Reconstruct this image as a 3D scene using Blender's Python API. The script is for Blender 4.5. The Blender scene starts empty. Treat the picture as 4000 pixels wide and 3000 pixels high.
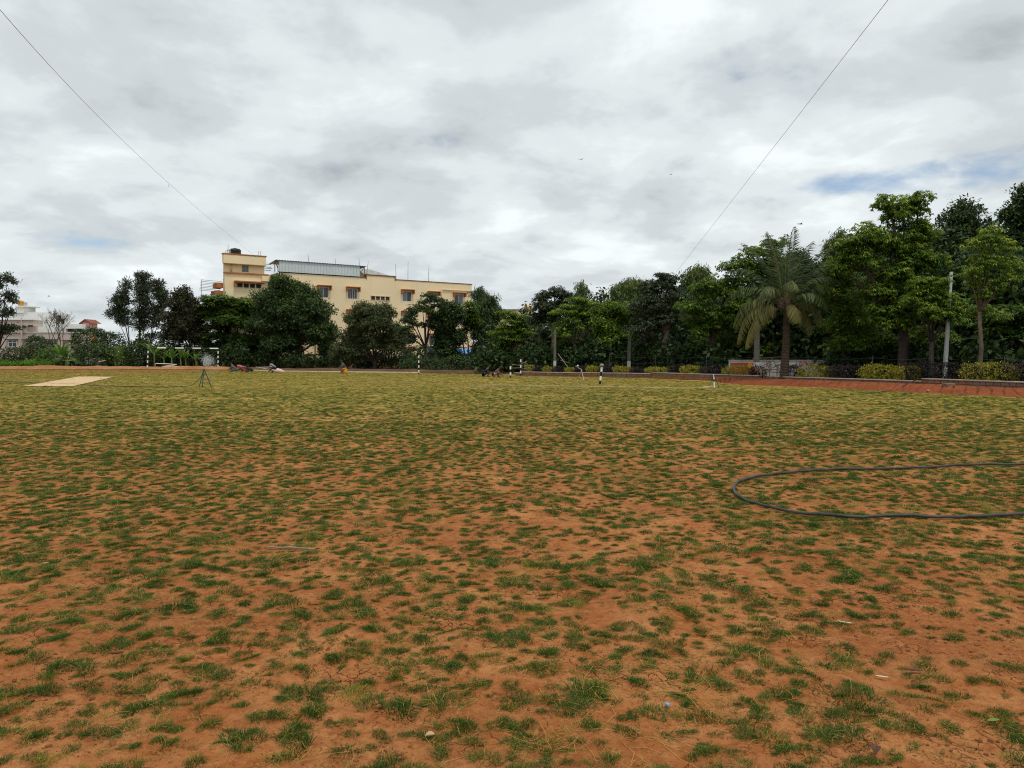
import bpy, bmesh, math, random
import numpy as np
from mathutils import Vector, Matrix

SC = bpy.context.scene
COL = SC.collection
rng = np.random.default_rng(11)
R = math.radians

# ------------------------------------------------------------------ camera
F = 3000.0                      # focal length in pixels of a 4000 x 3000 picture
EYE = 1.6
PITCH = math.atan(119 / F)
cam_d = bpy.data.cameras.new('camera')
cam_d.sensor_width = 36
cam_d.lens = 36 * F / 4000
cam_d.clip_start = 0.05
cam_d.clip_end = 6000
cam = bpy.data.objects.new('camera', cam_d)
cam.location = (0, 0, EYE)
cam.rotation_euler = (math.pi / 2 - PITCH, 0, 0)
COL.objects.link(cam)
SC.camera = cam

# ------------------------------------------------------------------ sky, sun, exposure
SUN_DIR = Vector((0.22, -0.30, 0.92)).normalized()      # towards the sun
world = bpy.data.worlds.new('World')
SC.world = world
world.use_nodes = True
wn = world.node_tree.nodes
wl = world.node_tree.links
wn.clear()


def W(t, **k):
    n = wn.new(t)
    for a, b in k.items():
        setattr(n, a, b)
    return n


def wmath(op, a, b=None, clamp=False):
    n = W('ShaderNodeMath', operation=op)
    n.use_clamp = clamp
    for i, q in enumerate((a, b)):
        if q is None:
            continue
        if isinstance(q, (int, float)):
            n.inputs[i].default_value = q
        else:
            wl.new(q, n.inputs[i])
    return n.outputs[0]


def wmix(fac, a, b, blend='MIX'):
    n = W('ShaderNodeMix', data_type='RGBA', blend_type=blend)
    for i, q in ((0, fac), (6, a), (7, b)):
        if isinstance(q, (int, float)):
            n.inputs[i].default_value = q
        elif isinstance(q, tuple):
            n.inputs[i].default_value = q
        else:
            wl.new(q, n.inputs[i])
    return n.outputs[2]


def wramp(fac, stops):
    n = W('ShaderNodeValToRGB')
    e = n.color_ramp.elements
    while len(e) < len(stops):
        e.new(0.5)
    for el, (p, c) in zip(e, stops):
        el.position = p
        el.color = (c, c, c, 1) if isinstance(c, (int, float)) else (*c, 1)
    n.color_ramp.interpolation = 'EASE'
    wl.new(fac, n.inputs[0])
    return n.outputs[0]


sky = W('ShaderNodeTexSky', sky_type='NISHITA')
sky.sun_disc = False
sky.sun_elevation = math.asin(SUN_DIR.z)
sky.sun_rotation = math.atan2(SUN_DIR.x, SUN_DIR.y)
sky.altitude = 900
sky.air_density = 1.0
sky.dust_density = 1.2
tc = W('ShaderNodeTexCoord')
sep = W('ShaderNodeSeparateXYZ')
wl.new(tc.outputs['Generated'], sep.inputs[0])
zz = wmath('ADD', wmath('MAXIMUM', sep.outputs[2], 0.0), 0.24)
cx = wmath('DIVIDE', sep.outputs[0], zz)
cy = wmath('DIVIDE', sep.outputs[1], zz)
comb = W('ShaderNodeCombineXYZ')
wl.new(cx, comb.inputs[0])
wl.new(cy, comb.inputs[1])


def wnoise(scale, detail, rough, off, dist=0.0, stretch=(1, 1, 1)):
    mp = W('ShaderNodeMapping')
    mp.inputs['Location'].default_value = off
    mp.inputs['Scale'].default_value = stretch
    wl.new(comb.outputs[0], mp.inputs[0])
    n = W('ShaderNodeTexNoise')
    n.inputs['Scale'].default_value = scale
    n.inputs['Detail'].default_value = detail
    n.inputs['Roughness'].default_value = rough
    n.inputs['Distortion'].default_value = dist
    wl.new(mp.outputs[0], n.inputs['Vector'])
    return n.outputs[0]


thick = wnoise(0.95, 7, 0.52, (3.1, 7.7, 0), 0.25)
fine = wnoise(3.0, 9, 0.58, (1.3, 4.2, 2), 0.15)
puff = wnoise(2.2, 6, 0.5, (11.3, 5.2, 1), 0.9, (1, 0.75, 1))
gap = wnoise(0.62, 6, 0.52, (8.3, 2.4, 5), 0.5, (1, 1, 1))
dens = wmath('ADD', wmath('ADD', wmath('MULTIPLY', thick, 0.34), wmath('MULTIPLY', fine, 0.38)), wmath('MULTIPLY', puff, 0.28))
blue_f = wmath('ADD', wmath('ADD', wmath('MULTIPLY', gap, 0.55), wmath('MULTIPLY', fine, 0.60)), wmath('MULTIPLY', wmath('SUBTRACT', puff, 0.5), 0.5))
blue_f = wmath('SUBTRACT', blue_f, 0.075)


def lobe(x, y, wx, wy, amount):
    """soft patch of sky round the direction of a place in the picture"""
    u, v = (x - 2000) / F, (1500 - y) / F
    d = Vector((u, math.cos(PITCH) + v * math.sin(PITCH), -math.sin(PITCH) + v * math.cos(PITCH))).normalized()
    s = W('ShaderNodeVectorMath', operation='SUBTRACT')
    wl.new(tc.outputs['Generated'], s.inputs[0])
    s.inputs[1].default_value = d
    m = W('ShaderNodeVectorMath', operation='MULTIPLY')
    wl.new(s.outputs[0], m.inputs[0])
    m.inputs[1].default_value = (F / wx, 1.6, F / wy)
    l = W('ShaderNodeVectorMath', operation='LENGTH')
    wl.new(m.outputs[0], l.inputs[0])
    r = W('ShaderNodeMapRange')
    r.interpolation_type = 'SMOOTHSTEP'
    r.inputs['From Min'].default_value = 0.0
    r.inputs['From Max'].default_value = 1.0
    r.inputs['To Min'].default_value = amount
    r.inputs['To Max'].default_value = 0.0
    wl.new(l.outputs['Value'], r.inputs['Value'])
    return r.outputs[0]


blue_f = wmath('SUBTRACT', blue_f, 0.06)
for L_ in ((3480, 690, 620, 120, 0.27), (2760, 600, 380, 110, 0.13), (3800, 300, 400, 160, 0.12), (120, 920, 480, 110, 0.10), (560, 990, 420, 80, 0.10), (3150, 760, 420, 80, 0.08), (1920, 1050, 260, 60, 0.16), (1880, 10, 600, 260, -0.12)):
    blue_f = wmath('ADD', blue_f, lobe(*L_))
for L_ in ((1680, 790, 330, 170, 0.09), (3880, 130, 380, 240, 0.12), (1150, 720, 420, 170, 0.05), (2060, 420, 360, 200, 0.05), (3650, 830, 500, 110, -0.10), (1700, 620, 300, 90, -0.07), (2450, 150, 600, 250, -0.05)):
    dens = wmath('ADD', dens, lobe(*L_))
cloud = wramp(dens, [(0.395, (7.3, 7.75, 7.85)), (0.47, (6.0, 6.45, 6.6)), (0.54, (4.95, 5.38, 5.55)), (0.64, (3.6, 3.92, 4.08))])
blue = wramp(blue_f, [(0.59, 0.0), (0.77, 0.85)])
skyc = wmix(1.0, sky.outputs[0], (1.0, 1.0, 1.0, 1), 'MULTIPLY')
col = wmix(blue, cloud, skyc)
bg = W('ShaderNodeBackground')
bg.inputs['Strength'].default_value = 0.1
wl.new(col, bg.inputs['Color'])
wo = W('ShaderNodeOutputWorld')
wl.new(bg.outputs[0], wo.inputs['Surface'])

sun_d = bpy.data.lights.new('sun', 'SUN')
sun_d.energy = 1.5
sun_d.angle = R(14)
sun_d.color = (1.0, 0.955, 0.88)
sun = bpy.data.objects.new('sun', sun_d)
sun.rotation_euler = SUN_DIR.to_track_quat('Z', 'Y').to_euler()
sun.location = (0, 0, 60)
COL.objects.link(sun)

SC.view_settings.view_transform = 'Standard'
SC.view_settings.look = 'None'
SC.view_settings.exposure = 0.36
SC.view_settings.gamma = 1.0
SC.view_settings.use_curve_mapping = False
SC.render.engine = 'CYCLES'
SC.cycles.use_denoising = True
SC.cycles.denoiser = 'OPENIMAGEDENOISE'
SC.cycles.denoising_input_passes = 'RGB_ALBEDO_NORMAL'
SC.cycles.denoising_prefilter = 'NONE'
SC.cycles.filter_width = 1.1
SC.cycles.max_bounces = 5
SC.cycles.diffuse_bounces = 3
SC.cycles.transparent_max_bounces = 8

# ------------------------------------------------------------------ picture pixel -> place in the world
SP, CP = math.sin(PITCH), math.cos(PITCH)


def ray(x, y):
    u, v = (x - 2000) / F, (1500 - y) / F
    return Vector((u, CP + v * SP, -SP + v * CP))


def G(x, y, z=0.0):
    d = ray(x, y)
    t = (z - EYE) / d.z
    return Vector((d.x * t, d.y * t, z))


def at(x, y, Y):
    d = ray(x, y)
    t = Y / d.y
    return Vector((d.x * t, Y, EYE + d.z * t))


def mpp(Y):                       # metres per picture pixel at distance Y
    return Y / F


# ------------------------------------------------------------------ numpy value noise
_tab = np.random.default_rng(5).random((256, 256))


def vnoise(x, y):
    xi, yi = np.floor(x).astype(int), np.floor(y).astype(int)
    xf, yf = x - xi, y - yi
    xf, yf = xf * xf * (3 - 2 * xf), yf * yf * (3 - 2 * yf)
    a = _tab[xi & 255, yi & 255]
    b = _tab[(xi + 1) & 255, yi & 255]
    c = _tab[xi & 255, (yi + 1) & 255]
    d = _tab[(xi + 1) & 255, (yi + 1) & 255]
    return (a * (1 - xf) + b * xf) * (1 - yf) + (c * (1 - xf) + d * xf) * yf


def fbm(x, y, oct=4, gain=0.5):
    s, a, t = 0.0, 1.0, 0.0
    for i in range(oct):
        s = s + a * vnoise(x * 2 ** i + 17.3 * i, y * 2 ** i + 9.1 * i)
        t += a
        a *= gain
    return s / t


# ------------------------------------------------------------------ materials
MATS = {}


def nodes_of(name):
    m = bpy.data.materials.new(name)
    m.use_nodes = True
    nt = m.node_tree
    b = nt.nodes['Principled BSDF']
    MATS[name] = m
    return m, nt, b


def mat(name, c, rough=0.8, var=0.25, scale=6.0, c2=None, metal=0.0, bump=0.0, bscale=40.0, spec=0.3, stain=0.0):
    """plain procedural surface: base colour with noise variation towards c2, stains and fine bump"""
    m, nt, b = nodes_of(name)
    N, L = nt.nodes, nt.links
    t = N.new('ShaderNodeTexCoord')
    n = N.new('ShaderNodeTexNoise')
    n.inputs['Scale'].default_value = scale
    n.inputs['Detail'].default_value = 6
    n.inputs['Roughness'].default_value = 0.6
    L.new(t.outputs['Object'], n.inputs['Vector'])
    if c2 is None:
        c2 = tuple(v * (1 - var) for v in c)
        c1 = tuple(min(1, v * (1 + var * 0.5)) for v in c)
    else:
        c1 = c
    r = N.new('ShaderNodeValToRGB')
    r.color_ramp.elements[0].position = 0.3
    r.color_ramp.elements[1].position = 0.7
    r.color_ramp.elements[0].color = (*c2, 1)
    r.color_ramp.elements[1].color = (*c1, 1)
    L.new(n.outputs[0], r.inputs[0])
    out = r.outputs[0]
    if stain > 0:
        mp = N.new('ShaderNodeMapping')
        mp.inputs['Scale'].default_value = (1.3, 1.3, 0.16)
        L.new(t.outputs['Object'], mp.inputs[0])
        n2 = N.new('ShaderNodeTexNoise')
        n2.inputs['Scale'].default_value = 1.6
        n2.inputs['Detail'].default_value = 7
        n2.inputs['Roughness'].default_value = 0.65
        L.new(mp.outputs[0], n2.inputs['Vector'])
        r2 = N.new('ShaderNodeValToRGB')
        r2.color_ramp.elements[0].position = 0.52
        r2.color_ramp.elements[1].position = 0.75
        r2.color_ramp.elements[0].color = (0, 0, 0, 1)
        r2.color_ramp.elements[1].color = (stain, stain, stain, 1)
        L.new(n2.outputs[0], r2.inputs[0])
        mx = N.new('ShaderNodeMix')
        mx.data_type = 'RGBA'
        L.new(r2.outputs[0], mx.inputs[0])
        L.new(out, mx.inputs[6])
        mx.inputs[7].default_value = (*[v * 0.45 for v in c], 1)
        out = mx.outputs[2]
    L.new(out, b.inputs['Base Color'])
    b.inputs['Roughness'].default_value = rough
    b.inputs['Metallic'].default_value = metal
    b.inputs['Specular IOR Level'].default_value = spec
    if bump > 0:
        n3 = N.new('ShaderNodeTexNoise')
        n3.inputs['Scale'].default_value = bscale
        n3.inputs['Detail'].default_value = 5
        L.new(t.outputs['Object'], n3.inputs['Vector'])
        bp = N.new('ShaderNodeBump')
        bp.inputs['Strength'].default_value = bump
        bp.inputs['Distance'].default_value = 0.02
        L.new(n3.outputs[0], bp.inputs['Height'])
        L.new(bp.outputs[0], b.inputs['Normal'])
    return m


def leafmat(name, dark, mid, light, trans=0.25, rough=0.5, rnd=0.0):
    """leaf colour from the 'tint' face attribute; some light passes through the blade"""
    m, nt, b = nodes_of(name)
    N, L = nt.nodes, nt.links
    a = N.new('ShaderNodeAttribute')
    a.attribute_name = 'tint'
    fac = a.outputs['Fac']
    if rnd > 0:
        oi = N.new('ShaderNodeObjectInfo')
        mm = N.new('ShaderNodeMath')
        mm.operation = 'MULTIPLY_ADD'
        L.new(oi.outputs['Random'], mm.inputs[0])
        mm.inputs[1].default_value = rnd
        ad = N.new('ShaderNodeMath')
        ad.operation = 'SUBTRACT'
        L.new(fac, ad.inputs[0])
        ad.inputs[1].default_value = rnd * 0.5
        L.new(ad.outputs[0], mm.inputs[2])
        fac = mm.outputs[0]
    r = N.new('ShaderNodeValToRGB')
    e = r.color_ramp.elements
    e.new(0.5)
    for el, (p, c) in zip(e, ((0.0, dark), (0.5, mid), (1.0, light))):
        el.position = p
        el.color = (*c, 1)
    L.new(fac, r.inputs[0])
    L.new(r.outputs[0], b.inputs['Base Color'])
    b.inputs['Roughness'].default_value = rough
    b.inputs['Specular IOR Level'].default_value = 0.25
    tr = N.new('ShaderNodeBsdfTranslucent')
    hs = N.new('ShaderNodeHueSaturation')
    hs.inputs['Hue'].default_value = 0.485
    hs.inputs['Value'].default_value = 1.25
    L.new(r.outputs[0], hs.inputs['Color'])
    L.new(hs.outputs[0], tr.inputs['Color'])
    mx = N.new('ShaderNodeMixShader')
    mx.inputs[0].default_value = trans
    L.new(b.outputs[0], mx.inputs[1])
    L.new(tr.outputs[0], mx.inputs[2])
    L.new(mx.outputs[0], N['Material Output'].inputs['Surface'])
    return m


# ------------------------------------------------------------------ building blocks
class MB:
    """collects polygons; build() links them as ONE mesh object"""

    def __init__(s):
        s.v, s.f, s.m = [], [], []

    def add(s, vs, fs, mi=0):
        o = len(s.v)
        s.v += [tuple(p) for p in vs]
        s.f += [tuple(o + i for i in f) for f in fs]
        s.m += [mi] * len(fs)
        return s

    def box(s, a, b, mi=0, M=None):
        (x0, y0, z0), (x1, y1, z1) = a, b
        vs = [Vector(p) for p in ((x0, y0, z0), (x1, y0, z0), (x1, y1, z0), (x0, y1, z0), (x0, y0, z1), (x1, y0, z1), (x1, y1, z1), (x0, y1, z1))]
        if M is not None:
            vs = [M @ p for p in vs]
        return s.add(vs, [(0, 3, 2, 1), (4, 5, 6, 7), (0, 1, 5, 4), (1, 2, 6, 5), (2, 3, 7, 6), (3, 0, 4, 7)], mi)

    def bbox(s, a, b, bev=0.01, mi=0, M=None):
        """box with chamfered edges"""
        bm = bmesh.new()
        bmesh.ops.create_cube(bm, size=1)
        c = [(a[i] + b[i]) / 2 for i in range(3)]
        sz = [abs(b[i] - a[i]) for i in range(3)]
        bmesh.ops.scale(bm, vec=sz, verts=bm.verts)
        bmesh.ops.translate(bm, vec=c, verts=bm.verts)
        bmesh.ops.bevel(bm, geom=bm.edges[:], offset=min(bev, min(sz) * 0.3), segments=1, affect='EDGES')
        bm.verts.index_update()
        vs = [v.co.copy() for v in bm.verts]
        if M is not None:
            vs = [M @ p for p in vs]
        fs = [tuple(v.index for v in f.verts) for f in bm.faces]
        bm.free()
        return s.add(vs, fs, mi)

    def tube(s, pts, rad, seg=6, mi=0, cap=True):
        pts = [Vector(p) for p in pts]
        if isinstance(rad, (int, float)):
            rad = [rad] * len(pts)
        o = []
        vs, fs = [], []
        up = Vector((0.13, 0.21, 1)).normalized()
        for i, p in enumerate(pts):
            d = (pts[min(i + 1, len(pts) - 1)] - pts[max(i - 1, 0)])
            d = d.normalized() if d.length > 1e-9 else Vector((0, 0, 1))
            a = d.cross(up)
            if a.length < 0.05:
                a = d.cross(Vector((1, 0.2, 0)))
            a.normalize()
            b = d.cross(a)
            for k in range(seg):
                t = 2 * math.pi * k / seg
                vs.append(p + (a * math.cos(t) + b * math.sin(t)) * rad[i])
        for i in range(len(pts) - 1):
            for k in range(seg):
                k2 = (k + 1) % seg
                fs.append((i * seg + k, i * seg + k2, (i + 1) * seg + k2, (i + 1) * seg + k))
        if cap:
            fs.append(tuple(range(seg - 1, -1, -1)))
            fs.append(tuple((len(pts) - 1) * seg + k for k in range(seg)))
        return s.add(vs, fs, mi)

    def lathe(s, c, prof, seg=12, mi=0, sx=1.0, sy=1.0):
        c = Vector(c)
        vs, fs = [], []
        for r, z in prof:
            for k in range(seg):
                t = 2 * math.pi * k / seg
                vs.append(c + Vector((r * sx * math.cos(t), r * sy * math.sin(t), z)))
        n = len(prof)
        for i in range(n - 1):
            for k in range(seg):
                k2 = (k + 1) % seg
                fs.append((i * seg + k, i * seg + k2, (i + 1) * seg + k2, (i + 1) * seg + k))
        fs.append(tuple(range(seg - 1, -1, -1)))
        fs.append(tuple((n - 1) * seg + k for k in range(seg)))
        return s.add(vs, fs, mi)

    def build(s, name, mats, parent=None, origin=None, smooth=False, local=False):
        """origin: world point that becomes the object's own origin (the parent's place for a part)"""
        if not isinstance(mats, (list, tuple)):
            mats = [mats]
        org = Vector((0, 0, 0))
        if parent is not None and not local:
            org = top_loc(parent)
        elif origin is not None:
            org = Vector(origin)
        me = bpy.data.meshes.new(name)
        me.from_pydata([(p[0] - org.x, p[1] - org.y, p[2] - org.z) for p in s.v], [], s.f)
        for m in mats:
            me.materials.append(m)
        if len(mats) > 1:
            me.polygons.foreach_set('material_index', s.m)
        if smooth:
            me.polygons.foreach_set('use_smooth', [True] * len(me.polygons))
        me.update()
        o = bpy.data.objects.new(name, me)
        COL.objects.link(o)
        if parent is not None:
            o.parent = parent
        elif origin is not None:
            o.location = org
        return o


def top_loc(o):
    p = Vector((0, 0, 0))
    while o is not None:
        p += Vector(o.location)
        o = o.parent
    return p


def npmesh(name, V, Fq, mats, parent=None, origin=None, tint=None, smooth=False, mi=None):
    """mesh from numpy arrays: V (n,3), Fq (m,k)"""
    org = np.zeros(3)
    if parent is not None:
        org = np.array(top_loc(parent))
    elif origin is not None:
        org = np.array(origin)
    me = bpy.data.meshes.new(name)
    V = np.asarray(V, dtype=np.float64) - org
    n, (m, k) = len(V), Fq.shape
    me.vertices.add(n)
    me.vertices.foreach_set('co', V.astype(np.float32).ravel())
    me.loops.add(m * k)
    me.loops.foreach_set('vertex_index', Fq.astype(np.int32).ravel())
    me.polygons.add(m)
    me.polygons.foreach_set('loop_start', np.arange(0, m * k, k, dtype=np.int32))
    if smooth:
        me.polygons.foreach_set('use_smooth', np.ones(m, dtype=bool))
    for q in (mats if isinstance(mats, (list, tuple)) else [mats]):
        me.materials.append(q)
    if mi is not None:
        me.polygons.foreach_set('material_index', mi.astype(np.int32))
    if tint is not None:
        a = me.attributes.new('tint', 'FLOAT', 'FACE')
        a.data.foreach_set('value', tint.astype(np.float32))
    me.update(calc_edges=True)
    o = bpy.data.objects.new(name, me)
    COL.objects.link(o)
    if parent is not None:
        o.parent = parent
    elif origin is not None:
        o.location = origin
    return o


def tag(o, label=None, cat=None, group=None, kind=None):
    if label:
        o['label'] = label
    if cat:
        o['category'] = cat
    if group:
        o['group'] = group
    if kind:
        o['kind'] = kind
    return o


def thing(name, label, cat, loc=(0, 0, 0), group=None, rz=0.0):
    o = bpy.data.objects.new(name, None)
    o.empty_display_size = 0.3
    o.location = loc
    o.rotation_euler = (0, 0, rz)
    COL.objects.link(o)
    return tag(o, label, cat, group)


def unit(a):
    return a / np.maximum(np.linalg.norm(a, axis=-1, keepdims=True), 1e-9)


def leaves(P, D, Nn, L, Wd, bend=0.15):
    """diamond leaves: base P, axis D, normal Nn -> verts, quads"""
    D = unit(D)
    S = unit(np.cross(D, Nn))
    Nn = np.cross(S, D)
    L = np.asarray(L)[:, None]
    Wd = np.asarray(Wd)[:, None]
    mid = P + D * L * 0.45
    V = np.stack([P, mid + S * Wd * 0.5 - Nn * L * 0.03, P + D * L - Nn * L * bend, mid - S * Wd * 0.5 - Nn * L * 0.03], axis=1).reshape(-1, 3)
    Fq = np.arange(len(P) * 4).reshape(-1, 4)
    return V, Fq


def rdir(n, g):
    return unit(g.normal(size=(n, 3)))

# ------------------------------------------------------------------ ground materials
def soil_material(name, base, light, dark, crack=True, thatch=False, cscale=11.0):
    m, nt, b = nodes_of(name)
    N, L = nt.nodes, nt.links
    geo = N.new('ShaderNodeNewGeometry')
    pos = geo.outputs['Position']

    def noise(scale, detail=6, rough=0.6, vec=pos, dist=0.0):
        n = N.new('ShaderNodeTexNoise')
        n.inputs['Scale'].default_value = scale
        n.inputs['Detail'].default_value = detail
        n.inputs['Roughness'].default_value = rough
        n.inputs['Distortion'].default_value = dist
        L.new(vec, n.inputs['Vector'])
        return n.outputs[0]

    def ramp(f, a, c0, c, c1):
        r = N.new('ShaderNodeValToRGB')
        e = r.color_ramp.elements
        e[0].position, e[1].position = a, c
        e[0].color = (*c0, 1) if isinstance(c0, tuple) else (c0, c0, c0, 1)
        e[1].color = (*c1, 1) if isinstance(c1, tuple) else (c1, c1, c1, 1)
        L.new(f, r.inputs[0])
        return r.outputs[0]

    def mix(f, a, c, blend='MIX'):
        x = N.new('ShaderNodeMix')
        x.data_type = 'RGBA'
        x.blend_type = blend
        for i, q in ((0, f), (6, a), (7, c)):
            if isinstance(q, (int, float)):
                x.inputs[i].default_value = q
            elif isinstance(q, tuple):
                x.inputs[i].default_value = (*q, 1)
            else:
                L.new(q, x.inputs[i])
        return x.outputs[2]

    def mth(op, a, c):
        x = N.new('ShaderNodeMath')
        x.operation = op
        for i, q in enumerate((a, c)):
            if isinstance(q, (int, float)):
                x.inputs[i].default_value = q
            else:
                L.new(q, x.inputs[i])
        return x.outputs[0]

    big = noise(0.55, 5, 0.55)
    med = noise(3.2, 7, 0.62)
    fin = noise(28, 7, 0.7)
    grit = noise(160, 3, 0.6)
    c = mix(ramp(med, 0.36, 0.0, 0.62, 1.0), base, light)
    c = mix(ramp(big, 0.42, 0.0, 0.62, 0.7), c, mix(0.5, base, dark))
    c = mix(ramp(fin, 0.50, 0.0, 0.68, 0.75), c, dark)
    c = mix(ramp(noise(9, 6, 0.7), 0.50, 0.0, 0.66, 0.6), c, mix(0.35, dark, base))
    c = mix(ramp(noise(16, 6, 0.7), 0.50, 0.0, 0.66, 0.5), c, light)
    c = mix(ramp(grit, 0.55, 0.0, 0.75, 0.35), c, light)
    height = mth('ADD', mth('MULTIPLY', fin, 0.55), mth('MULTIPLY', med, 0.6))
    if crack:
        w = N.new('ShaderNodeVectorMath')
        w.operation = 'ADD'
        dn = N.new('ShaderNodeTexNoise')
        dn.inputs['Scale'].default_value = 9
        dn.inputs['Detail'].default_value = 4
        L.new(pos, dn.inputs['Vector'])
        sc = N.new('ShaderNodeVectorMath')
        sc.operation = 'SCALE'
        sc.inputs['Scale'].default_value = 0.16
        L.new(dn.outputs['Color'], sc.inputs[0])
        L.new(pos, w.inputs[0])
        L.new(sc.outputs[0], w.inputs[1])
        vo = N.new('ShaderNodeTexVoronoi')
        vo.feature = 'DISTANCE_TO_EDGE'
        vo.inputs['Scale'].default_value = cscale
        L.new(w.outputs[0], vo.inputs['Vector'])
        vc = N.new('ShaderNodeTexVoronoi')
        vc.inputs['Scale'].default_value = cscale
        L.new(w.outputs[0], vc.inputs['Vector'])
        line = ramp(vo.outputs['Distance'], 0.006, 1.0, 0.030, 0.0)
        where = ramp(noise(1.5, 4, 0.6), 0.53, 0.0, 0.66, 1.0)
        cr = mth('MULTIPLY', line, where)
        c = mix(mth('MULTIPLY', cr, 0.7), c, tuple(v * 0.3 for v in dark))  # shadow inside the cracks painted into the soil colour as dark lines
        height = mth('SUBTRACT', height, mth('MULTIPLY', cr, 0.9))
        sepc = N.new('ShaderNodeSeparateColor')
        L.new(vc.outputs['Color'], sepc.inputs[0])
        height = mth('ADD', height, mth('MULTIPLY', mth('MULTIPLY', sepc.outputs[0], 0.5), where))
    if thatch:
        # low dead grass and seedlings lie between the tufts, thicker away from the trodden near end
        sp = N.new('ShaderNodeSeparateXYZ')
        L.new(pos, sp.inputs[0])
        far = N.new('ShaderNodeMapRange')
        far.inputs['From Min'].default_value = 5.0
        far.inputs['From Max'].default_value = 32.0
        far.inputs['To Min'].default_value = -0.08
        far.inputs['To Max'].default_value = 0.26
        L.new(sp.outputs[1], far.inputs['Value'])
        cov = mth('ADD', mth('ADD', mth('MULTIPLY', noise(2.2, 6, 0.65), 0.6), mth('MULTIPLY', noise(11, 5, 0.7), 0.4)), far.outputs[0])
        mx_ = N.new('ShaderNodeMapRange')       # trampled bare strip in the far left corner
        mx_.inputs['From Min'].default_value = -20.0
        mx_.inputs['From Max'].default_value = -30.0
        L.new(sp.outputs[0], mx_.inputs['Value'])
        my_ = N.new('ShaderNodeMapRange')
        my_.inputs['From Min'].default_value = 57.0
        my_.inputs['From Max'].default_value = 66.0
        L.new(sp.outputs[1], my_.inputs['Value'])
        cov = mth('SUBTRACT', cov, mth('MULTIPLY', mth('MULTIPLY', mx_.outputs[0], my_.outputs[0]), 0.30))
        cov = ramp(cov, 0.54, 0.0, 0.66, 0.92)
        straw = mix(ramp(noise(0.35, 4, 0.6), 0.38, 0.0, 0.62, 1.0), (0.46, 0.30, 0.080), (0.33, 0.275, 0.055))
        straw = mix(ramp(noise(45, 4, 0.7), 0.4, 0.0, 0.7, 0.6), straw, (0.26, 0.20, 0.045))
        c = mix(cov, c, straw)
    L.new(c, b.inputs['Base Color'])
    b.inputs['Roughness'].default_value = 0.95
    b.inputs['Specular IOR Level'].default_value = 0.1
    bp = N.new('ShaderNodeBump')
    bp.inputs['Strength'].default_value = 1.0
    bp.inputs['Distance'].default_value = 0.035
    L.new(height, bp.inputs['Height'])
    L.new(bp.outputs[0], b.inputs['Normal'])
    return m


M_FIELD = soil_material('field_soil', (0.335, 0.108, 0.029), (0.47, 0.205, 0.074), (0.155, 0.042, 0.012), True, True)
M_BANK = soil_material('red_earth', (0.23, 0.060, 0.023), (0.30, 0.10, 0.042), (0.10, 0.027, 0.012), False)
M_VERGE = soil_material('verge_soil', (0.33, 0.14, 0.055), (0.44, 0.24, 0.12), (0.14, 0.06, 0.025), False)
M_LITTER = soil_material('leaf_litter_soil', (0.10, 0.055, 0.03), (0.15, 0.09, 0.05), (0.04, 0.025, 0.015), False)
M_CLOD = mat('clod', (0.35, 0.13, 0.042), 0.95, 0.45, 9, bump=0.6, bscale=60)

# ------------------------------------------------------------------ plan of the field
WALLP = [(2010, 57.0), (2036, 55.4), (2389, 51.0), (2544, 49.3), (2980, 42.0), (3500, 35.6), (4000, 30.0)]
wall_xy = [at(x, 1381, d).xy for x, d in WALLP]
d_ = (wall_xy[-1] - wall_xy[-2]).normalized()
wall_xy.append(wall_xy[-1] + d_ * 9)
WX = np.array([p[0] for p in wall_xy])
WY = np.array([p[1] for p in wall_xy])

bank_px = [(2800, 1494), (2900, 1504.6), (3000, 1507), (3171, 1512.7), (3350, 1521), (3500, 1529), (3603, 1537), (3800, 1544), (4000, 1553)]
bank_xy = [G(*p).xy for p in bank_px]
bank_xy.append(bank_xy[-1] + (bank_xy[-1] - bank_xy[-2]).normalized() * 9)

edge_px = [(-900, 1442), (-200, 1442.5), (300, 1443), (577, 1443.5), (850, 1445), (930, 1446.5), (993, 1448), (1070, 1451), (1180, 1452.6), (1300, 1453.8), (1400, 1455), (1640, 1457.5), (1900, 1460.5), (2005, 1462)]
edge_xy = [G(*p).xy for p in edge_px]

fb = [tuple(p) for p in edge_xy] + [tuple(p) for p in wall_xy[1:4]] + [tuple(p) for p in bank_xy]
FBX = np.array([p[0] for p in fb])
FBY = np.array([p[1] for p in fb])


def field_limit(X):
    return np.interp(X, FBX, FBY)


def relief(X, Y):
    near = np.clip((9 - Y) / 6, 0, 1)
    return (fbm(X * 0.5 + 40, Y * 0.5 + 3, 3) - 0.5) * 0.03 + (fbm(X * 3.1, Y * 3.1, 4, 0.6) - 0.5) * 0.035 + near * (np.abs(fbm(X * 9, Y * 9, 4, 0.62) - 0.5) * -0.05 + (fbm(X * 21 + 9, Y * 21, 2, 0.6) - 0.5) * 0.018)


# ground to the horizon
g = MB()
g.add([(-2500, -60, -0.09), (2500, -60, -0.09), (2500, 4000, -0.09), (-2500, 4000, -0.09)], [(0, 1, 2, 3)])
tag(g.build('ground', M_LITTER), kind='structure')

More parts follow.
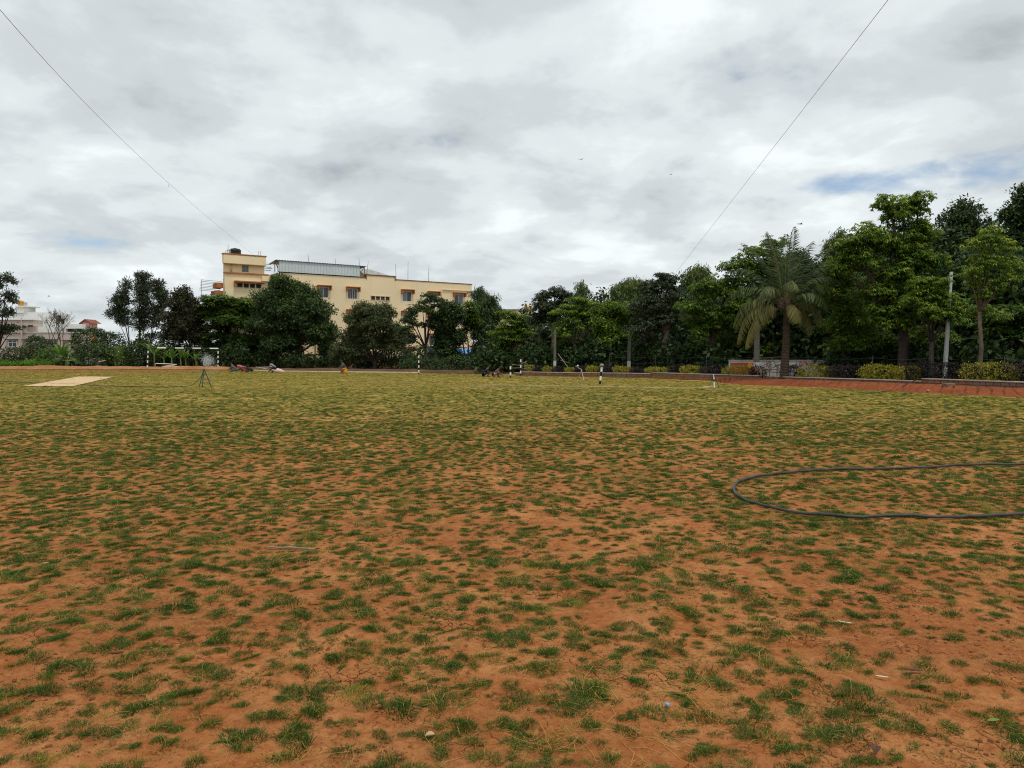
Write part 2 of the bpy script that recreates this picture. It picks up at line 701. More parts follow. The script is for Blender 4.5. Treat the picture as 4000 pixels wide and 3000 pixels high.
# playing field: grid that is fine near the camera
rows = 1.15 * np.exp(np.arange(0, 360) * 0.0122)
rows = np.concatenate([[-3, -1.0, 0.2, 0.8], rows[rows < 86], [86.0]])
cols = np.linspace(-1, 1, 461)
hw = 0.80 * np.maximum(rows, 0) + 3.0
X = cols[None, :] * hw[:, None]
Y = np.repeat(rows[:, None], len(cols), 1)
Z = relief(X, Y)
V = np.stack([X, Y, Z], -1).reshape(-1, 3)
nr, nc = X.shape
i = np.arange(nr - 1)[:, None] * nc + np.arange(nc - 1)[None, :]
Fq = np.stack([i, i + 1, i + nc + 1, i + nc], -1).reshape(-1, 4)
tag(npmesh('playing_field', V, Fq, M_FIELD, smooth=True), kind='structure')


def strip(name, A, B, za, zb, m, nu=200, nv=12, amp=0.0, freq=2.0, rill=0.0, hump=0.0):
    """sheet between two polylines A (front) and B (back), with uneven relief"""
    def samp(P, t):
        P = np.array([tuple(p) for p in P], float)
        s = np.concatenate([[0], np.cumsum(np.linalg.norm(np.diff(P, axis=0), axis=1))])
        s /= s[-1]
        return np.stack([np.interp(t, s, P[:, 0]), np.interp(t, s, P[:, 1])], -1)
    t = np.linspace(0, 1, nu)
    a, b_ = samp(A, t), samp(B, t)
    v = np.linspace(0, 1, nv)
    P = a[:, None, :] * (1 - v)[None, :, None] + b_[:, None, :] * v[None, :, None]
    prof = np.clip(v * 1.0, 0, 1) ** 0.75
    Zs = za + (zb - za) * prof[None, :] * np.ones((nu, 1))
    w = np.sin(np.pi * np.clip(v, 0, 1)) ** 0.6
    endt = np.clip(np.minimum(t, 1 - t) * 14, 0, 1)[:, None]
    Zs = Zs + endt * w[None, :] * hump * (0.35 + 1.3 * fbm(P[..., 0] * 0.35 + 5, P[..., 1] * 0.35, 3))
    Zs = Zs + (w[None, :] * 0.8 + 0.2) * amp * (fbm(P[..., 0] * freq, P[..., 1] * freq, 5, 0.55) - 0.5) * 2
    if rill > 0:
        u = np.linspace(0, 1, nu)[:, None] * nu * 0.075 + v[None, :] * 0.55
        k = np.abs((u + 0.9 * fbm(u * 0.7, v[None, :] * 2 + u * 0, 2)) % 1.0 - 0.5)
        Zs = Zs - rill * w[None, :] * np.clip(1 - k * 9, 0, 1) * (0.4 + fbm(u * 0.3, u * 0 + 3, 2))
    Vv = np.concatenate([P, Zs[..., None]], -1).reshape(-1, 3)
    ii = np.arange(nu - 1)[:, None] * nv + np.arange(nv - 1)[None, :]
    Ff = np.stack([ii, ii + nv, ii + nv + 1, ii + 1], -1).reshape(-1, 4)
    o = npmesh(name, Vv, Ff, m, smooth=True)
    return tag(o, kind='structure')


# verge beyond the far edge of the field, a low ridge of dug earth along it
back = [p + Vector((-(-6) if p.x > -30 else 0, 40)) for p in edge_xy]
strip('verge', edge_xy, back, 0.03, 0.06, M_LITTER, 160, 20, 0.05, 0.6)
ridge_f = [p + Vector((0, 0.25)) for p in edge_xy[:6]]
ridge_b = [p + Vector((0, 4.2)) for p in edge_xy[:6]]
strip('earth_ridge', ridge_f, ridge_b, 0.0, 0.12, M_VERGE, 420, 16, 0.08, 1.6, 0, 0.20)
ridge_f = [p + Vector((0.05, 0.5)) for p in edge_xy[4:]]
ridge_b = [p + Vector((0.8, 3.0)) for p in edge_xy[4:]]
strip('earth_ridge', ridge_f, ridge_b, 0.02, 0.1, M_LITTER, 300, 14, 0.08, 2.0, 0, 0.18)

# planting bed behind the retaining wall
wl_front = [p + Vector((0.12, 0.16)) for p in wall_xy]
wl_back = [p + Vector((32, 26)) for p in wall_xy]
strip('planting_bed', wl_front, wl_back, 0.22, 0.27, M_LITTER, 120, 24, 0.05, 0.7)

# red earth heaped against the wall
wall_top = [p + Vector((-0.02, -0.03)) for p in wall_xy[4:]]
wall_top.insert(0, wall_xy[3].lerp(wall_xy[4], 0.62))
strip('earth_bank', bank_xy, wall_top, -0.02, 0.24, M_BANK, 700, 28, 0.06, 2.6, 0.16, 0.06)

# ------------------------------------------------------------------ stone edging wall
M_STONE = mat('wall_stone', (0.24, 0.155, 0.11), 0.9, 0.5, 2.2, c2=(0.13, 0.095, 0.075), bump=0.8, bscale=25)
M_STONE_RED = mat('wall_stone_reddened', (0.30, 0.13, 0.07), 0.9, 0.4, 3, bump=0.8, bscale=25)
M_MORTAR = mat('wall_mortar', (0.25, 0.15, 0.10), 0.95, 0.4, 4, bump=0.6)
M_COPING = mat('coping_concrete', (0.42, 0.36, 0.30), 0.85, 0.3, 3, bump=0.3, stain=0.5)


def polyat(P, s):
    for a, b in zip(P[:-1], P[1:]):
        l = (b - a).length
        if s <= l:
            return a.lerp(b, s / l), (b - a).normalized()
        s -= l
    return P[-1].copy(), (P[-1] - P[-2]).normalized()


def wall_s(xpx):
    """length along the wall where the picture column xpx meets it"""
    u = (xpx - 2000) / F
    tot = 0
    for a, b in zip(wall_xy[:-1], wall_xy[1:]):
        fa, fb_ = a.x - u * a.y * 1.0, b.x - u * b.y
        if fa <= 0 <= fb_ or (fa == 0):
            t = -fa / (fb_ - fa)
            return tot + (b - a).length * t
        tot += (b - a).length
    return tot


secs = [(2010, 2036, 0.20), (2036, 2262, 0.30), (2270, 2389, 0.32), (2389, 2544, 0.33), (2544, 2966, 0.40), (3008, 3603, 0.38), (3603, 4260, 0.50)]
NAMES_W = ['short low stretch of stone wall at the far corner of the field', 'stone edging wall behind the pale tripod stand, far left length', 'stone edging wall length right behind the short striped post with the ball top',
           'stone edging wall length left of the highest step up', 'stone edging wall length behind the small white goal frame', 'stone edging wall above the cracked red bank, right of the bamboo gate', 'stone edging wall length at the right edge, one step higher']
s_end = [wall_s(a) for a, b, z in secs]
stone_n = 0
for (x0, x1, zt), lab in zip(secs, NAMES_W):
    s0, s1 = wall_s(x0), wall_s(x1) if x1 < 4100 else wall_s(3990) + 8
    p0, d0 = polyat(wall_xy, s0)
    rt = thing('retaining_wall', lab, 'wall', (p0.x, p0.y, 0), 'stone edging wall along the hedge')
    rt['kind'] = 'thing'
    core, cop = MB(), MB()
    n = max(1, int((s1 - s0) / 1.5))
    for k in range(n):
        a, da = polyat(wall_xy, s0 + (s1 - s0) * k / n)
        b, db = polyat(wall_xy, s0 + (s1 - s0) * (k + 1) / n)
        d = (b - a).normalized()
        nn = Vector((-d.y, d.x))
        if nn.y < 0:
            nn = -nn
        M = Matrix(((d.x, nn.x, 0, a.x), (d.y, nn.y, 0, a.y), (0, 0, 1, 0), (0, 0, 0, 1)))
        L_ = (b - a).length
        core.box((0, 0.03, -0.1), (L_, 0.24, zt - 0.05), 0, M)
        q = MB()
        q.bbox((0.003, -0.05, zt - 0.048), (L_ - 0.003, 0.27, zt), 0.008, 0, M)
        q.build('coping_slab', M_COPING, rt)
    core.build('core', M_MORTAR, rt)
    hcourse = 0.175
    for c in range(2):
        zc1 = zt - 0.052 - c * hcourse
        zc0 = zc1 - hcourse + 0.018
        if zc0 < -0.08:
            continue
        s = s0 + (0.0 if c == 0 else 0.12)
        while s < s1 - 0.1 and stone_n < 292:
            w = random.Random(stone_n * 7 + 3).uniform(0.22, 0.40) * (1.0 if x0 > 2900 else 1.25)
            w = min(w, s1 - s)
            a, d = polyat(wall_xy, s)
            nn = Vector((-d.y, d.x))
            if nn.y < 0:
                nn = -nn
            M = Matrix(((d.x, nn.x, 0, a.x), (d.y, nn.y, 0, a.y), (0, 0, 1, 0), (0, 0, 0, 1)))
            q = MB()
            jit = random.Random(stone_n).uniform(-0.012, 0.008)
            q.bbox((0.008, jit, max(zc0, -0.1)), (w - 0.010, 0.10, zc1), 0.015, 0, M)
            q.build('stone', M_STONE if random.Random(stone_n + 99).random() < (0.7 if c == 0 else 0.25) else M_STONE_RED, rt)
            stone_n += 1
            s += w

# pale concrete edging along the far side
M_KERB = mat('kerb_concrete', (0.62, 0.50, 0.36), 0.85, 0.3, 2.0, bump=0.3)
kp = edge_xy[6:12]
kr = thing('edging_kerb', 'thin pale concrete edging strip along the far side of the grass', 'kerb', (kp[0].x, kp[0].y, 0))
for a, b in zip(kp[:-1], kp[1:]):
    n = 4
    for k in range(n):
        p, q = a.lerp(b, k / n), a.lerp(b, (k + 1) / n)
        d = (q - p).normalized()
        nn = Vector((-d.y, d.x))
        M = Matrix(((d.x, nn.x, 0, p.x), (d.y, nn.y, 0, p.y), (0, 0, 1, 0), (0, 0, 0, 1)))
        m_ = MB()
        m_.bbox((0.01, -0.07, -0.05), ((q - p).length - 0.01, 0.09, 0.085), 0.012, 0, M)
        m_.build('kerb_stone', M_KERB, kr)

# ------------------------------------------------------------------ grass
M_GRASS = leafmat('grass_blade', (0.009, 0.036, 0.003), (0.034, 0.098, 0.007), (0.12, 0.175, 0.016), 0.28, 0.6, rnd=0.35)
M_LIME = leafmat('grass_blade_yellowing', (0.070, 0.105, 0.010), (0.225, 0.225, 0.028), (0.42, 0.34, 0.07), 0.4, 0.6, rnd=0.4)
M_STRAW = leafmat('dry_blade', (0.14, 0.135, 0.018), (0.40, 0.295, 0.06), (0.56, 0.40, 0.13), 0.38, 0.7, rnd=0.4)

SRC = bpy.data.collections.new('grass_sources')


def blade_mesh(name, n, rad, l0, l1, wid, flat, seed, m, runners=0, m2=None):
    g_ = np.random.default_rng(seed)
    rr = rad * np.sqrt(g_.random(n)) * (0.75 + 0.5 * g_.random(n))
    th = g_.random(n) * 2 * np.pi
    ex = 0.75 + 0.5 * g_.random()
    base = np.stack([rr * np.cos(th) * ex, rr * np.sin(th) / ex, np.zeros(n) - 0.004], -1)
    out = np.stack([np.cos(th), np.sin(th), np.zeros(n)], -1) * (rr / rad)[:, None]
    az = g_.random(n) * 2 * np.pi
    D = out * 0.7 + np.stack([np.cos(az), np.sin(az), np.zeros(n)], -1) * 0.55
    D[:, 2] = (1.0 - flat) * (0.6 + 0.8 * g_.random(n)) * (1.15 - 0.6 * rr / rad)
    D = unit(D)
    L_ = l0 + (l1 - l0) * g_.random(n)
    side = unit(np.cross(D, np.array([0.1, 0.2, 1.0])) + 0.5 * rdir(n, g_)) * (wid * (0.7 + 0.6 * g_.random(n)))[:, None]
    down = np.zeros((n, 3))
    down[:, 2] = -1
    mid = base + D * (L_ * 0.55)[:, None]
    tip = base + D * L_[:, None] + down * (L_ * (0.10 + 0.3 * g_.random(n)))[:, None] + out * (L_ * 0.15)[:, None]
    tip[:, 2] = np.maximum(tip[:, 2], 0.004)
    V = np.stack([base - side * 0.5, base + side * 0.5, mid + side * 0.42, mid - side * 0.42, tip], 1).reshape(-1, 3)
    o = np.arange(n)[:, None] * 5
    q = (o + np.array([[0, 1, 2, 3]]))
    t = (o + np.array([[3, 2, 4, 4]]))
    tint = np.clip(0.5 + 0.22 * g_.normal(size=n), 0, 1)
    Fs = [tuple(r) for r in q] + [tuple(r[:3]) for r in t]
    tn = list(tint) + list(np.clip(tint + 0.1, 0, 1))
    mi = [0] * (2 * n)
    Vl = [tuple(v) for v in V]
    for k in range(runners):
        a = g_.random() * 6.28
        p = np.array([math.cos(a), math.sin(a), 0]) * rad * 0.3
        h = g_.random() * 6.28
        pts = []
        for s in range(5):
            pts.append(p.copy())
            h += g_.normal() * 0.45
            p = p + np.array([math.cos(h), math.sin(h), 0]) * (rad * 0.45)
            p[2] = 0.008 + 0.018 * g_.random()
        for s in range(4):
            d = pts[s + 1] - pts[s]
            sd = np.array([-d[1], d[0], 0.0])
            sd = sd / (np.linalg.norm(sd) + 1e-9) * wid * 0.3
            b0 = len(Vl)
            Vl += [tuple(pts[s] - sd), tuple(pts[s] + sd), tuple(pts[s + 1] + sd), tuple(pts[s + 1] - sd)]
            Fs.append((b0, b0 + 1, b0 + 2, b0 + 3))
            tn.append(0.35 + 0.6 * g_.random())
            mi.append(1)
    me = bpy.data.meshes.new(name)
    me.from_pydata(Vl, [], Fs)
    me.materials.append(m)
    me.materials.append(m2 or m)
    me.polygons.foreach_set('material_index', mi)
    a = me.attributes.new('tint', 'FLOAT', 'FACE')
    a.data.foreach_set('value', np.array(tn, dtype=np.float32))
    ob = bpy.data.objects.new(name, me)
    SRC.objects.link(ob)
    return ob


NL, ND = 9, 6
for k in range(NL):
    blade_mesh('tuft_%02d' % k, 430, 0.070 + 0.014 * (k % 3), 0.018, 0.048, 0.0027, 0.08 + 0.1 * (k % 3), 100 + k, M_GRASS if k < 6 else M_LIME, 3, M_STRAW)
for k in range(ND):
    blade_mesh('tuft_%02d' % (NL + k), 130, 0.10 + 0.02 * (k % 3), 0.018, 0.045, 0.0026, 0.5, 200 + k, (M_LIME, M_STRAW, M_GRASS)[k % 3], 5, M_STRAW)


def scatter(name, pts, idx, rot, scl, label, cat, coll):
    me = bpy.data.meshes.new(name)
    me.vertices.add(len(pts))
    me.vertices.foreach_set('co', pts.astype(np.float32).ravel())
    for nm, ty, da, key in (('idx', 'INT', idx.astype(np.int32), 'value'), ('scl', 'FLOAT_VECTOR', scl.astype(np.float32).ravel(), 'vector'), ('rot', 'FLOAT_VECTOR', rot.astype(np.float32).ravel(), 'vector')):
        a = me.attributes.new(nm, ty, 'POINT')
        a.data.foreach_set(key, da)
    o = bpy.data.objects.new(name, me)
    COL.objects.link(o)
    ng = bpy.data.node_groups.new(name + '_nodes', 'GeometryNodeTree')
    ng.interface.new_socket('Geometry', in_out='INPUT', socket_type='NodeSocketGeometry')
    ng.interface.new_socket('Geometry', in_out='OUTPUT', socket_type='NodeSocketGeometry')
    N, L = ng.nodes, ng.links
    gi, go = N.new('NodeGroupInput'), N.new('NodeGroupOutput')
    ip = N.new('GeometryNodeInstanceOnPoints')
    ci = N.new('GeometryNodeCollectionInfo')
    ci.inputs['Collection'].default_value = coll
    ci.inputs['Separate Children'].default_value = True
    ci.inputs['Reset Children'].default_value = True
    L.new(gi.outputs[0], ip.inputs['Points'])
    L.new(ci.outputs[0], ip.inputs['Instance'])
    ip.inputs['Pick Instance'].default_value = True
    for nm, dt, sock in (('idx', 'INT', 'Instance Index'), ('rot', 'FLOAT_VECTOR', 'Rotation'), ('scl', 'FLOAT_VECTOR', 'Scale')):
        na = N.new('GeometryNodeInputNamedAttribute')
        na.data_type = dt
        na.inputs['Name'].default_value = nm
        L.new(na.outputs[0], ip.inputs[sock])
    L.new(ip.outputs[0], go.inputs[0])
    md = o.modifiers.new('scatter', 'NODES')
    md.node_group = ng
    return tag(o, label, cat, kind='stuff')


def field_points(density, seed, y0=1.2, y1=80, margin=0.4):
    g_ = np.random.default_rng(seed)
    out = []
    for a in np.arange(y0, y1, 2.0):
        b = min(a + 2.0, y1)
        hw_ = 0.74 * b + 1.5
        n = int(density((a + b) / 2) * 2 * hw_ * (b - a))
        x = (g_.random(n) * 2 - 1) * hw_
        y = a + g_.random(n) * (b - a)
        out.append(np.stack([x, y], -1))
    P = np.concatenate(out)
    return P[P[:, 1] < field_limit(P[:, 0]) - margin], g_


def grid_points(y0, y1, cell, seed):
    g_ = np.random.default_rng(seed)
    hw_ = 0.74 * y1 + 1.5
    xs, ys = np.arange(-hw_, hw_, cell), np.arange(y0, y1, cell)
    Xg, Yg = np.meshgrid(xs, ys)
    P = np.stack([Xg.ravel(), Yg.ravel()], -1)
    P = P + (g_.random(P.shape) - 0.5) * cell * 1.25
    P = P[np.abs(P[:, 0]) < 0.74 * P[:, 1] + 1.5]
    return P[P[:, 1] < field_limit(P[:, 0]) - 0.3]


P = np.concatenate([grid_points(1.3, 9, 0.100, 31), grid_points(9, 18, 0.115, 32), grid_points(18, 34, 0.15, 33), grid_points(34, 80, 0.20, 34)])
g_ = np.random.default_rng(35)
n = len(P)
patch = fbm(P[:, 0] * 0.55 + 30, P[:, 1] * 0.55 + 8, 3)
patch2 = fbm(P[:, 0] * 1.9, P[:, 1] * 1.9 + 50, 3)
worn = np.clip((P[:, 0] - 2.0) / 2.5, 0, 1) * np.clip((4.6 - P[:, 1]) / 1.5, 0, 1)      # trodden corner at lower right
occ = 0.93 + 1.6 * (patch - 0.5) + 1.9 * (patch2 - 0.5) + 0.10 * np.clip((P[:, 1] - 6) / 14, 0, 1) - 0.45 * worn - 1.2 * np.clip((-P[:, 0] - 24) / 6, 0, 1) * np.clip((P[:, 1] - 58) / 6, 0, 1) * (patch2 > .42)
keep = g_.random(n) < occ
P, patch = P[keep], patch[keep]
n = len(P)
dry = g_.random(n) < (0.11 + 0.30 * np.clip((P[:, 1] - 9) / 25, 0, 1))
lime = g_.random(n) < 0.03 + 0.82 * np.clip((P[:, 1] - 10) / 30, 0, 1)
idx = np.where(dry, NL + g_.integers(0, ND, n), np.where(lime, g_.integers(6, NL, n), g_.integers(0, 6, n)))
scl = (0.32 + 0.43 * g_.random(n) ** 1.5 + 0.40 * (g_.random(n) < 0.07)) * (1.0 + 0.45 * np.clip((P[:, 1] - 6) / 25, 0, 1))
sc3 = np.stack([scl * (0.85 + .4 * g_.random(n)), scl * (0.85 + .4 * g_.random(n)), scl * (0.95 + .5 * g_.random(n)) * (1 - 0.5 * np.clip((P[:, 1] - 14) / 26, 0, 1))], -1)
rot = np.stack([0.15 * g_.normal(size=n), 0.15 * g_.normal(size=n), g_.random(n) * 6.28], -1)
z = relief(P[:, 0], P[:, 1])
scatter('grass_tufts', np.column_stack([P, z]), idx, rot, sc3, 'short green grass tufts spread over the red soil', 'grass', SRC)
# wispy dry mats between the tufts
P, g_ = field_points(lambda y: 10 if y < 8 else (20 if y < 20 else 34), 77)
pn = fbm(P[:, 0] * 0.8 + 3, P[:, 1] * 0.8 + 70, 3)
P = P[pn > 0.5 - 0.25 * np.clip((P[:, 1] - 4) / 12, 0, 1)]
n = len(P)
idx = NL + g_.integers(0, ND, n)
scl = 0.7 + 0.8 * g_.random(n)
sc3 = np.stack([scl, scl, scl * 0.42], -1)
rot = np.stack([0 * scl, 0 * scl, g_.random(n) * 6.28], -1)
scatter('dry_grass', np.column_stack([P, relief(P[:, 0], P[:, 1])]), idx, rot, sc3, 'thin dry runners and dead grass on the soil', 'grass', SRC)

# crumbs and curled flakes of dried mud
SRC2 = bpy.data.collections.new('clod_sources')
for k in range(6):
    gg = random.Random(k + 40)
    m_ = MB()
    nv = gg.randint(5, 7)
    th = 0.10 if k < 3 else 0.45
    ring = [(math.cos(2 * math.pi * i / nv + gg.uniform(-.3, .3)) * gg.uniform(.6, 1.1), math.sin(2 * math.pi * i / nv + gg.uniform(-.3, .3)) * gg.uniform(.5, 1.0)) for i in range(nv)]
    top = [(x * .85, y * .85, th + gg.uniform(-.05, .12)) for x, y in ring]
    bot = [(x, y, -0.2) for x, y in ring]
    m_.add(bot + top + [(0, 0, th + gg.uniform(-0.05, 0.1))], [(i, (i + 1) % nv, nv + (i + 1) % nv, nv + i) for i in range(nv)] + [(nv + i, nv + (i + 1) % nv, 2 * nv) for i in range(nv)])
    me = bpy.data.meshes.new('clod_%d' % k)
    me.from_pydata(m_.v, [], m_.f)
    me.materials.append(M_CLOD)
    SRC2.objects.link(bpy.data.objects.new('clod_%d' % k, me))
P, g_ = field_points(lambda y: 700 if y < 6 else (260 if y < 12 else 0), 123, 1.2, 12)
keep = fbm(P[:, 0] * 1.6 + 60, P[:, 1] * 1.6 + 20, 3) + 0.25 * (g_.random(len(P)) - 0.5) > 0.50
P = P[keep]
n = len(P)
s_ = 0.003 + 0.015 * g_.random(n) ** 6
rot = np.stack([0.18 * g_.normal(size=n), 0.18 * g_.normal(size=n), g_.random(n) * 6.28], -1)
scatter('mud_flakes', np.column_stack([P, relief(P[:, 0], P[:, 1]) + 0.002]), g_.integers(0, 6, n), rot, np.stack([s_, s_, s_], -1), 'crumbs and flakes of dried red mud', 'mud', SRC2)

# ------------------------------------------------------------------ buildings
M_CREAM = mat('cream_paint', (0.85, 0.69, 0.43), 0.75, 0.07, 0.25, stain=0.13)
M_ORANGE = mat('terracotta_paint', (0.42, 0.155, 0.05), 0.75, 0.2, 2, stain=0.3)
M_WHITE = mat('white_paint', (0.80, 0.80, 0.77), 0.7, 0.04, 0.3, stain=0.08)
M_BEIGE = mat('beige_paint', (0.55, 0.46, 0.39), 0.8, 0.12, 1, stain=0.25)
M_GLASS = mat('window_glass', (0.035, 0.042, 0.05), 0.12, 0.4, 1.5, spec=0.6)
M_GLASS2 = mat('window_glass_grey', (0.16, 0.19, 0.21), 0.2, 0.3, 1.5, spec=0.6)
M_FRAME = mat('aluminium_frame', (0.62, 0.62, 0.60), 0.4, 0.1, 5, metal=0.2)
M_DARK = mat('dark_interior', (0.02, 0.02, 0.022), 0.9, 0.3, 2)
M_SHEET = mat('metal_sheet', (0.60, 0.66, 0.665), 0.5, 0.06, 0.4, stain=0.15)
M_STEEL = mat('painted_steel', (0.13, 0.13, 0.14), 0.5, 0.3, 6, metal=0.4)
M_GALV = mat('galvanised_steel', (0.45, 0.46, 0.47), 0.45, 0.2, 6, metal=0.5)
M_CONC = mat('weathered_concrete', (0.36, 0.35, 0.32), 0.9, 0.35, 2.5, bump=0.5, stain=0.6)
M_BLKTANK = mat('black_plastic', (0.02, 0.022, 0.025), 0.45, 0.3, 3)
M_YTANK = mat('yellow_plastic', (0.62, 0.29, 0.03), 0.5, 0.2, 3, stain=0.3)
M_PIPE = mat('cream_pipe', (0.72, 0.55, 0.32), 0.6, 0.1, 2)
M_BLUE = mat('blue_roof_sheet', (0.06, 0.26, 0.52), 0.5, 0.15, 2)
M_BROWNP = mat('brown_trim', (0.20, 0.085, 0.035), 0.8, 0.2, 2)
M_PINK = mat('pink_paint', (0.55, 0.27, 0.24), 0.8, 0.15, 2)
M_TILE = mat('clay_tile', (0.25, 0.09, 0.055), 0.85, 0.3, 6)

FA = Vector((-32.6, 87.5, 0))
FU = Vector((9.7, 7.0)).normalized()
FANG = math.atan2(FU.y, FU.x)
FN = Vector((FU.y, -FU.x))               # outward, towards the field


def fac(x, y):
    """picture point -> (s, z) on the facade plane"""
    d = ray(x, y)
    den = d.x * FN.x + d.y * FN.y
    t = (FA.x * FN.x + FA.y * FN.y) / den
    p = d * t
    return ((p.x - FA.x) * FU.x + (p.y - FA.y) * FU.y, EYE + p.z)


hb = thing('apartment_block', 'four storey cream block with terracotta window shades and a sheet metal roof room', 'building', FA, rz=FANG)


def P_(name, mb, m, par=None, smooth=False):
    return mb.build(name, m, par or hb, local=True, smooth=smooth)


sR = fac(1843, 1300)[0]
sT1 = fac(1037, 1100)[0]
sT2 = fac(1047, 1100)[0]
sM = fac(1088, 1100)[0]
zC = fac(893, 1066)[1]                   # tower ledge
zT = fac(893, 993)[1]
zM = fac(1542, 1093)[1]
zS = fac(1485, 1078)[1]
st0, st1 = fac(1432, 1080)[0], fac(1542, 1085)[0]
DEP = 13.0
STO = 2.82


def window_specs():
    cols = [((1128, 1172), 1117, 1158, 'bars'), ((1247, 1283), 1122, 1163, 'slide'), ((1359, 1395), 1128, 1168, 'bars'),
            ((1573, 1607), 1138, 1178, 'slide'), ((1676, 1708), 1145, 1184, 'slide'), ((1775, 1809), 1150, 1188, 'slide')]
    for (xa, xb), ya, yb, kind in cols:
        xm = (xa + xb) / 2
        s0, s1 = fac(xa, ya)[0], fac(xb, ya)[0]
        z1, z0 = fac(xm, ya)[1], fac(xm, yb)[1]
        for k in range(4):
            if z0 - k * STO > 0.9:
                yield s0, s1, z0 - k * STO, z1 - k * STO, kind
        if z0 - 3 * STO <= 0.9:
            yield s0, s1, 1.0, 2.25, kind


WIN = list(window_specs())
vent = (fac(1448, 1165)[0], fac(1523, 1165)[0], fac(1485, 1173)[1], fac(1485, 1158)[1])
tw = (fac(948, 1050)[0], fac(975, 1050)[0], fac(961, 1066)[1] + 0.10, fac(961, 1036)[1])
tv = (fac(925, 1114)[0], fac(1022, 1114)[0], fac(970, 1124)[1], fac(970, 1108)[1])
OPEN = [(a, b, c, d) for a, b, c, d, k in WIN] + [vent]


def pierced(mb, s0, s1, z0, z1, holes, y=0.0, rev=0.16, mi=0):
    """wall face with real openings and reveals"""
    xs = sorted({s0, s1, *[h[i] for h in holes for i in (0, 1) if s0 < h[i] < s1]})
    zs = sorted({z0, z1, *[h[i] for h in holes for i in (2, 3) if z0 < h[i] < z1]})
    for a, b in zip(xs[:-1], xs[1:]):
        for c, d in zip(zs[:-1], zs[1:]):
            cx_, cz_ = (a + b) / 2, (c + d) / 2
            if any(h[0] < cx_ < h[1] and h[2] < cz_ < h[3] for h in holes):
                continue
            mb.add([(a, y, c), (b, y, c), (b, y, d), (a, y, d)], [(0, 1, 2, 3)], mi)
    for a, b, c, d in holes:
        if a < s0 or b > s1:
            continue
        mb.add([(a, y, c), (b, y, c), (b, y, d), (a, y, d), (a, y + rev, c), (b, y + rev, c), (b, y + rev, d), (a, y + rev, d)], [(0, 4, 5, 1), (1, 5, 6, 2), (2, 6, 7, 3), (3, 7, 4, 0)], mi)


w = MB()
pierced(w, sM, sR, 0, zM, OPEN)
w.add([(st0, 0, zM), (st1, 0, zM), (st1, 0, zS), (st0, 0, zS)], [(0, 1, 2, 3)])
w.add([(st0, 0.25, zM), (st1, 0.25, zM), (st1, 0.25, zS), (st0, 0.25, zS), (st0, 0, zS), (st1, 0, zS), (st0, 0, zM), (st1, 0, zM)], [(1, 0, 3, 2), (4, 5, 2, 3), (6, 4, 3, 0), (7, 1, 2, 5)])
w.add([(sR, 0, 0), (sR, DEP, 0), (sR, DEP, zM), (sR, 0, zM), (sM, 0, 0), (sM, DEP, 0), (sM, DEP, zM), (sM, 0, zM)], [(0, 1, 2, 3), (5, 4, 7, 6), (1, 5, 6, 2)])
w.add([(sM, 0.25, zM - 0.9), (sR, 0.25, zM - 0.9), (sR, DEP, zM - 0.9), (sM, DEP, zM - 0.9), (sM, 0.25, zM), (sR, 0.25, zM)], [(0, 1, 2, 3), (4, 5, 1, 0)])
P_('wall', w, M_CREAM)
w = MB()
holes = [tv]
pierced(w, 0, sT2, 0, zC, holes)
w.add([(0, 0, 0), (2.0, 8, 0), (2.0, 8, zC), (0, 0, zC), (sT2, 0, 0), (sT2, 8, 0), (sT2, 8, zC), (sT2, 0, zC)], [(1, 0, 3, 2), (4, 5, 6, 7), (3, 7, 6, 2), (5, 1, 2, 6)])
P_('stair_wing_wall', w, M_CREAM)
w = MB()
pierced(w, 0.06, sT1, zC + 0.02, zT, [tw], y=0.35)
w.add([(0.06, .35, zC), (1.5, 6, zC), (1.5, 6, zT), (0.06, .35, zT), (sT1, .35, zC), (sT1, 6, zC), (sT1, 6, zT), (sT1, .35, zT)], [(1, 0, 3, 2), (4, 5, 6, 7), (3, 7, 6, 2), (5, 1, 2, 6)])
P_('roof_room_wall', w, M_CREAM)
zb = fac(893, 1030)[1]
P_('parapet_band', MB().bbox((-0.15, -0.25, zb), (sT1 + 0.05, 0.32, zT - 0.03), 0.05), M_CREAM)
P_('parapet_cap', MB().box((-0.2, -0.3, zT - 0.02), (sT1 + 0.1, 0.4, zT + 0.09)), M_ORANGE)
P_('ledge', MB().box((-0.05, -0.16, zC - 0.04), (sT2 + 0.05, 0.34, zC + 0.10)), M_ORANGE)
P_('ledge', MB().box((sT1 - 0.5, -0.4, zC - 0.75), (sT2 + 0.15, 0.0, zC - 0.15)), M_CREAM)
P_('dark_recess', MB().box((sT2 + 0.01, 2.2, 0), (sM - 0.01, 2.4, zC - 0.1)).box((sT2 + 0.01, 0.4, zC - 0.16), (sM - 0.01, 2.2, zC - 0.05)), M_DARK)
P_('coping', MB().box((st1 + 0.12, -0.06, zM), (sR + 0.08, 0.3, zM + 0.09)).box((fac(1406, 1090)[0], -0.06, zM), (st0 - 0.12, 0.3, zM + 0.1)), M_BROWNP)
P_('coping', MB().box((st0 - 0.1, -0.08, zM - 0.1), (st0, 0.28, zS + 0.12)).box((st1, -0.08, zM - 0.1), (st1 + 0.1, 0.28, zS + 0.12)).box((st0, -0.08, zS), (st1, 0.28, zS + 0.12)), M_BROWNP)
# plinth
P_('plinth', MB().box((-0.06, -0.10, 0), (sT2 + 0.06, 0.0 - 0.003, 1.0)).box((sM - 0.06, -0.10, 0), (sR + 0.06, -0.003, 1.0)), M_ORANGE)
P_('plinth_cap', MB().box((-0.09, -0.15, 1.0), (sT2 + 0.09, -0.003, 1.1)).box((sM - 0.09, -0.15, 1.0), (sR + 0.09, -0.003, 1.1)), M_CREAM)
